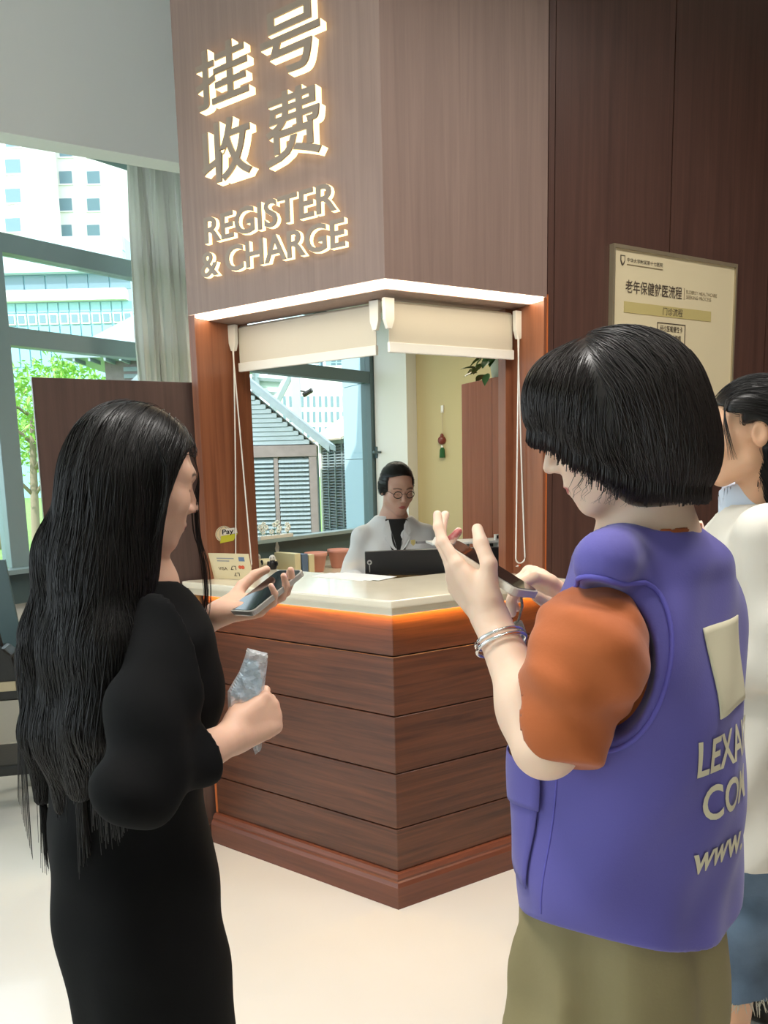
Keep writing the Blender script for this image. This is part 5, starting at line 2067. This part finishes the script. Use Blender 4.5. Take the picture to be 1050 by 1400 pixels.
bag_sheet('front_film', pl_, -.011, m_film, bagE, .003, 1)
bag_sheet('back_film', pl_, .011, m_film, bagE, .003, 4)
inn = [BGF.hit(x, y) for x, y in [(336, 900), (352, 904), (358, 930), (356, 960), (344, 968), (314, 950), (328, 920)]]
tag(bag_sheet('folded_contents', inn, -.002, m_bluef, bagE, .006, 2), label='crumpled pale blue contents')
zx = [BGF.hit(x, y) for x, y in [(337, 889), (366, 896), (366, 899), (337, 892)]]
MB().extrude(BGF, zx, -.002, .002).build('zip_strip', m_plastic, bagE)
tag(bagE, 'clear zip bag with pale blue contents in the fist of the woman in black', 'bag')

# ---- clerk behind the counter ------------------------------------------------------
AZC = 170
rtC, fwC = az_axes(AZC)
wC = empty('person', (.05, 3.62, 0))
hC = Head(at(543, 667, 3.50), 160, 17, .90)
NC = at(538, 708, 3.55)
shRc, shLc = NC + rtC * .165 + N3((0, 0, -.045)), NC - rtC * .165 + N3((0, 0, -.045))
elRc, elLc = shRc + N3((-.06, -.02, -.26)), shLc + N3((.06, -.02, -.26))
wrRc, wrLc = elRc + N3((.06, -.19, .045)), elLc + N3((-.08, -.17, .045))
skC = (206, 164, 146)
headC = uni([hC.wrap(FACE), cap(hC.w((0, -.034, -.055)), NC, .048, .054), cap(NC + N3((0, 0, -.01)), NC + N3((0, 0, -.07)), .07, .09)], .022)
parts = [nets(headC, N3((hC.c[0] - .15, hC.c[1] - .15, NC[2] - .08)), N3((hC.c[0] + .15, hC.c[1] + .15, hC.c[2] + .13)), .0034)]
trunkC = stack([(NC[2] - .03, NC[0], NC[1] + .01, .10, .07), (NC[2] - .10, NC[0], NC[1] + .02, .15, .09), (.95, NC[0], NC[1] + .02, .12, .10), (.75, NC[0], NC[1] + .02, .15, .11)], AZC)
cC = N3((NC[0], NC[1] + .03, 0))
parts.append(nets(uni([trunkC] + legs(cC, AZC, .78, .075, .07, .045), .03), N3((-.5, 3.2, .06)), N3((.6, 4.0, NC[2] - .05)), .014))
for el_, wr_, sd, nn in ((elRc, wrRc, 'R', (.3, 0, -1)), (elLc, wrLc, 'L', (-.3, 0, -1))):
    h_, nl_, inf_ = hand_sdf(wr_, (wr_ - el_) * N3((1, 1, .1)), nn, sd, [(20, 25, 15)] * 4, ((.8, .5, .3), (.9, .2, .2), (.95, 0, .1)), .93)
    lo, hi = bbox([p for q in inf_ for p in q] + [wr_], .05)
    parts.append(nets(uni([cap(el_, wr_, .036, .024), h_], .014), lo, hi, .0035))
V, Q = join_surf(parts)
surf_obj('body', V, Q, m_skin, wC, skin_cols(V, skC, hC))
hcap = uni([ell((0, -.014, .030), (.083, .104, .096)), ell((-.074, -.02, .0), (.014, .03, .045)), ell((.074, -.02, .0), (.014, .03, .045)), ell((0, -.105, .01), (.05, .04, .05))], .02)
hcap = keep(hcap, lambda P: np.minimum.reduce([P[:, 1] - .026 + .22 * (P[:, 2] - .075), .084 - P[:, 2] - 5 * P[:, 0] ** 2]), .006)
hcap = keep(hcap, lambda P: -.055 - P[:, 2] + np.clip(P[:, 1] + .02, 0, 1) * .5, .006)
hcW = hC.wrap(hcap)
Vh, Qh = nets(hcW, hC.c - .15, hC.c + .15, .004)
rs = np.random.RandomState(3)
S1 = grow(hcW, Vh[rs.choice(len(Vh), 1200)], lambda P: np.tile(hC.R @ N3((0, -1, -.12)), (len(P), 1)), 12, .009, .003, .0006, 4, free=1)
V, Q = join_surf([(Vh, Qh), S1])
surf_obj('hair', V, Q, m_hair, wC)
m_coat = mat('white_coat_cotton', srgb(222, 224, 226), .8, bump=.1, bscale=200)
coat = stack([(NC[2] + .005, NC[0], NC[1] + .012, .085, .065), (NC[2] - .02, NC[0], NC[1] + .015, .12, .08), (NC[2] - .055, NC[0], NC[1] + .02, .168, .10), (NC[2] - .14, NC[0], NC[1] + .02, .172, .125), (1.0, NC[0], NC[1] + .02, .17, .13), (.72, NC[0], NC[1] + .03, .19, .15)], AZC)
coat = uni([coat] + chain([shRc + N3((.02, 0, -.035)), elRc, wrRc * .8 + elRc * .2], [.046, .054, .048]) + chain([shLc - N3((.02, 0, .035)), elLc, wrLc * .8 + elLc * .2], [.046, .054, .048]), .03)
coat = fold(coat, .0045, [((30, 10, 26), .4, 1), ((-34, 8, 30), 1.3, .8), ((60, 0, -20), .1, .4)])
vcut = N3(NC) + fwC * .13 + N3((0, 0, -.15))
coat = cut(coat, uni([cap(vcut, NC + fwC * .115 + N3((0, 0, .02)), .004, .042), cap(NC + N3((0, 0, -.02)), NC + N3((0, 0, .08)), .058, .058)], .01), .004)
coC = surf_obj('coat', *nets(coat, N3((-.42, 3.15, .72)), N3((.52, 3.95, NC[2] + .03)), .006), m_coat, wC)
bc_ = surf_obj('black_top', *nets(keep(stack([(NC[2] + .0, NC[0], NC[1] + .001, .068, .074), (NC[2] - .05, NC[0], NC[1] + .008, .080, .098), (NC[2] - .10, NC[0], NC[1] + .012, .078, .116), (1.05, NC[0], NC[1] + .022, .10, .112)], AZC), half(NC + N3((0, 0, -.016)), (0, .3, 1))), N3((-.2, 3.3, 1.06)), N3((.3, 3.8, NC[2] + .01)), .005), m_tee, wC)
# lapels: flat collar pieces laid on the chest
Vc, Qc = np.array([v.co[:] for v in coC.data.vertices]), [list(p.vertices) for p in coC.data.polygons]
bvC = BVHTree.FromPolygons([Vector(v) for v in Vc], Qc)
for sx_ in (-1, 1):
    lp = [(.006, -.150), (.030, -.128), (.060, -.082), (.046, -.076), (.064, -.060), (.054, -.012), (.036, -.004), (.030, -.05), (.016, -.10)]
    b = MB()
    n = len(lp)
    for dy in (.002, .009):
        for x, z in lp:
            q = Vector(NC + rtC * sx_ * x + N3((0, 0, z)) + fwC * .4)
            h = bvC.ray_cast(q, Vector(-fwC), .6)
            q0 = N3(h[0]) if h[0] is not None else NC + rtC * sx_ * x + N3((0, 0, z)) + fwC * .06
            if (q0 - NC) @ fwC < .05 + .25 * max(0, -z - .02):
                q0 = q0 + fwC * ((.05 + .25 * max(0, -z - .02)) - (q0 - NC) @ fwC)
            b.v.append(q0 + fwC * dy)
    b.f.append(list(range(n)))
    b.f.append([n + i for i in range(n)][::-1])
    for i in range(n):
        j = (i + 1) % n
        b.f.append([i, j, n + j, n + i])
    b.build('lapel', m_coat, wC)
# chest emblem and name
cf = Frame(NC + fwC * .151, -rtC, -fwC)
ex_, ez_ = cf.hit(565, 742)
ez_ -= NC[2] * 0
MB().extrude(cf, [(ex_ - .009, ez_ + .012), (ex_ + .009, ez_ + .012), (ex_ + .009, ez_ - .004), (ex_, ez_ - .014), (ex_ - .009, ez_ - .004)], -.003, .012).build('chest_emblem', m_band, wC)
MB().box(cf, ex_ + .016, ex_ + .07, -.002, .02, ez_ - .005, ez_ + .005).build('name_print', m_gy, wC)
# thin glasses
gl = MB()
for s in (-1, 1):
    gl.tube([hC.w((s * .033 + .021 * math.cos(a), .103 - .006 * abs(math.cos(a) * .5 + s * .5), -.004 + .017 * math.sin(a))) for a in np.linspace(0, 2 * math.pi, 21)], .0019, 5, cap=False)
    gl.tube([hC.w((s * .054, .098, .0)), hC.w((s * .076, .03, .002)), hC.w((s * .078, -.012, -.002))], .0011, 5)
gl.tube([hC.w((-.012, .104, .0)), hC.w((0, .107, .004)), hC.w((.012, .104, .0))], .0011, 5)
gl.build('glasses', m_leather, wC, smooth=True)
m_navy = mat('navy_trousers', srgb(40, 44, 58), .8)
surf_obj('trousers', *nets(keep(uni([stack([(.66, cC[0], cC[1], .15, .11), (.80, cC[0], cC[1], .16, .12)], AZC)] + [cap(cC + N3((s * .078, 0, .74)), cC + N3((s * .085, 0, .08)), .085, .07) for s in (-1, 1)], .03), half((0, 0, .06), (0, 0, -1))), N3((-.4, 3.2, .05)), N3((.5, 4.0, .82)), .012), m_navy, wC)
shoes(wC, [cC + N3((.085, -.01, 0)), cC + N3((-.085, -.01, 0))], AZC)
tag(wC, 'person in a white coat and glasses sitting behind the counter, black hair tied back', 'person')
wC['label'] = 'clerk with tied-back black hair, glasses and white coat, standing behind the counter monitor'

# ---- person in a white coat at the right edge -----------------------------------------
AZD = -68
rtD, fwD = az_axes(AZD)
wD = empty('person', (.92, 1.76, 0))
hD = Head(at(1024, 590, 1.70), -76, 4, .92)
ND = at(1036, 694, 1.76)
shLd, shRd = ND - rtD * .165 + N3((0, 0, -.05)), ND + rtD * .165 + N3((0, 0, -.05))
elLd, elRd = shLd + N3((.06, -.02, -.27)), shRd + N3((.0, .03, -.27))
wrLd, wrRd = elLd + fwD * .21 + N3((0, .05, -.05)), elRd + fwD * .20 + N3((0, 0, -.05))
skD = (220, 172, 138)
headD = uni([hD.wrap(FACE), cap(hD.w((0, -.030, -.055)), ND, .047, .054), cap(ND + N3((0, 0, -.01)), ND + N3((0, 0, -.07)), .07, .09)], .022)
parts = [nets(headD, N3((hD.c[0] - .15, hD.c[1] - .15, ND[2] - .08)), N3((hD.c[0] + .17, hD.c[1] + .15, hD.c[2] + .13)), .0032)]
cD = N3((.90, 1.78, 0))
trunkD = stack([(ND[2] - .03, ND[0], 1.77, .10, .07), (ND[2] - .10, ND[0], 1.78, .15, .09), (1.1, ND[0], 1.78, .12, .10), (.85, ND[0], 1.78, .15, .11)], AZD)
lcs = [(at(1003, 1360, 1.78), -1), (at(1075, 1330, 1.90), 1)]
parts.append(nets(uni([trunkD] + [cap((cD[0] + s * .04, cD[1] + s * .065, .80), (c_[0], c_[1], .09), .055, .042) for c_, s in lcs], .03), N3((.5, 1.3, .06)), N3((1.4, 2.3, ND[2] - .05)), .014))
for el_, wr_, sd, nn in ((elLd, wrLd, 'L', rtD), (elRd, wrRd, 'R', -rtD)):
    h_, nl_, inf_ = hand_sdf(wr_, (wr_ - el_), nn, sd, [(14, 22, 14)] * 4, ((.8, .5, .3), (.9, .2, .2), (.95, 0, .1)), .95)
    lo, hi = bbox([p for q in inf_ for p in q] + [wr_], .05)
    parts.append(nets(uni([cap(el_, wr_, .036, .024), h_], .014), lo, hi, .0035))
V, Q = join_surf(parts)
surf_obj('body', V, Q, m_skin, wD, skin_cols(V, skD, hD))
hd = uni([ell((0, -.018, .030), (.084, .106, .098)), ell((0, -.055, -.05), (.074, .062, .08)), ell((0, -.07, -.125), (.07, .045, .07)), ell((-.070, .030, .045), (.016, .034, .036)), ell((.070, .030, .045), (.016, .034, .036))], .02)
hd = keep(hd, lambda P: np.minimum(P[:, 1] - .046 + .9 * np.clip(.062 - P[:, 2], 0, .02), .068 - P[:, 2] - 4 * P[:, 0] ** 2), .006)
hd = cut(hd, uni([ell((-.086, .006, -.018), (.040, .038, .040)), ell((.086, .006, -.018), (.040, .038, .040))], .01), .006)
hd = cut(hd, uni([ell((-.06, .05, -.05), (.05, .06, .075)), ell((.06, .05, -.05), (.05, .06, .075))], .01), .006)
hdW = hD.wrap(hd)
Vh, Qh = nets(hdW, hD.c - .22, hD.c + .20, .004)
rs = np.random.RandomState(13)
_rD = Vh[rs.choice(len(Vh), 2000)]
S1 = grow(hdW, _rD, lambda P: (lambda L: np.where(L[:, 2:] > -.03, N3((0, -1, -.25)), N3((0, -.2, -1))) @ hD.R.T)(hD.loc(P)), 16, .009, .0035, .0006, 4, free=3, keepon=hD.loc(_rD)[:, 2] > -.04)
lk = []
for k in range(9):
    j = rs.randn() * .003
    lk.append([hD.w((-.066 + j, .058 + j, .075)), hD.w((-.078 + j, .066, .045)), hD.w((-.079, .064 + j, .01)), hD.w((-.076 + j, .056 + j, -.03)), hD.w((-.074, .050 + j * 2, -.062))])
lk = N3([[np.interp(np.linspace(0, 4, 14), np.arange(5), N3(q)[:, i]) for i in range(3)] for q in lk]).transpose(0, 2, 1)
S2 = strands(lk, np.full(len(lk), .0007), .3)
V, Q = join_surf([(Vh, Qh), S1, S2])
surf_obj('hair', V, Q, m_hair, wD)
m_coatw = mat('white_coat_cotton_warm', srgb(222, 216, 204), .8, bump=.1, bscale=200)
zD = lambda py: at(1030, py, 1.72)[2]
coat = stack([(ND[2] + .01, ND[0], 1.765, .09, .068), (ND[2] - .02, ND[0], 1.77, .125, .085), (ND[2] - .06, ND[0], 1.775, .172, .108), (ND[2] - .16, ND[0] - .0, 1.78, .178, .130), (1.05, ND[0] - .01, 1.78, .18, .135), (.80, ND[0] - .01, 1.78, .20, .15), (.62, ND[0] - .01, 1.78, .205, .155)], AZD)
coat = uni([coat] + chain([shLd, elLd, wrLd], [.064, .066, .050]) + chain([shRd, elRd, wrRd], [.064, .066, .050]), .025)
coat = fold(coat, .006, [((18, 12, 16), .4, 1), ((-24, 20, 22), 1.3, .8), ((50, 20, -30), .1, .4)])
coat = cut(coat, uni([cap(ND + N3((0, 0, -.02)) + fwD * .02, ND + N3((0, 0, .09)) + fwD * .035, .060, .062), cap(ND + fwD * .14 + N3((0, 0, -.16)), ND + fwD * .10 + N3((0, 0, .03)), .004, .05)], .01), .004)
coat = keep(coat, lambda P: zD(1172) + .10 * (P[:, 0] - .86) * 0 - P[:, 2], .004)
surf_obj('coat', *nets(coat, N3((.45, 1.35, .55)), N3((1.4, 2.25, ND[2] + .04)), .007), m_coatw, wD)
m_shirtb = mat('pale_blue_shirt', srgb(206, 216, 232), .8)
colr = []
col_ = uni([cap(ND + N3((0, 0, .0)) + fwD * .01, ND + N3((0, 0, .075)) + fwD * .026, .074, .062)], .01)
col_ = cut(col_, cap(ND + N3((0, 0, -.05)) + fwD * .02, ND + N3((0, 0, .12)) + fwD * .035, .056, .056), .003)
col_ = keep(col_, lambda P: (P - ND)[:, 2] - .072 + .30 * np.clip((P - ND) @ fwD, -.1, .1), .003)
surf_obj('shirt_collar', *nets(col_, ND - .12, ND + .12, .0034), m_shirtb, wD)
m_denim = mat('washed_denim', srgb(92, 112, 134), .85, var=.45, vscale=6, bump=.3, bscale=260)
m_fray = mat('frayed_denim_edge', srgb(196, 190, 172), .9)
lcs = [(at(1003, 1360, 1.78), -1), (at(1075, 1330, 1.90), 1)]
jeans = [stack([(.62, cD[0], cD[1], .145, .115), (.80, cD[0], cD[1], .145, .11), (.92, cD[0], cD[1], .13, .10)], AZD)]
for c_, s in lcs:
    jeans.append(uni([cap((cD[0] + s * .03, cD[1] + s * .055, .72), ((c_[0] + cD[0] + s * .04) / 2, (c_[1] + cD[1] + s * .065) / 2, .46), .094, .080), cap(((c_[0] + cD[0] + s * .04) / 2, (c_[1] + cD[1] + s * .065) / 2, .46), (c_[0] - .006, c_[1], .22), .080, .092)], .03))
zj = at(1003, 1368, 1.70)[2]
jn = fold(uni(jeans, .02), .006, [((10, 8, 42), .2, 1), ((40, 30, 14), 1.1, .8)])
jn = keep(jn, lambda P: zj + .008 * np.sin(P[:, 0] * 60) - P[:, 2], .003)
jo = surf_obj('jeans', *nets(jn, N3((.5, 1.4, .18)), N3((1.35, 2.3, .93)), .007), m_denim, wD)
rs = np.random.RandomState(2)
fr_s = []
for c_, s in lcs:
    for k in range(260):
        a = rs.rand() * 6.283
        r0 = .0945 + .003 * rs.randn()
        p = N3((c_[0] + r0 * math.cos(a), c_[1] + r0 * math.sin(a), zj + .010))
        d = N3((math.cos(a) * .3, math.sin(a) * .3, -1)) + .4 * rs.randn(3)
        fr_s.append([p + d * .006 * j for j in range(5)])
tag(surf_obj('frayed_hem', *strands(N3(fr_s), np.full(len(fr_s), .0011), .4), m_fray, wD), kind='stuff')
sts = []
for c_, s in lcs[:1]:
    q0 = N3((cD[0] - .05, cD[1] - .15, .66))
    MB().tube([q0, N3((c_[0] + .0, c_[1] - .075, .46)), N3((c_[0] - .005, c_[1] - .094, zj + .01))], .0022, 5).build('side_seam', m_fray, jo)
shoes(wD, [(c_[0], c_[1], 0) for c_, s in lcs], AZD)
tag(wD, 'person in a white coat and frayed jeans at the right edge behind the violet vest', 'person')
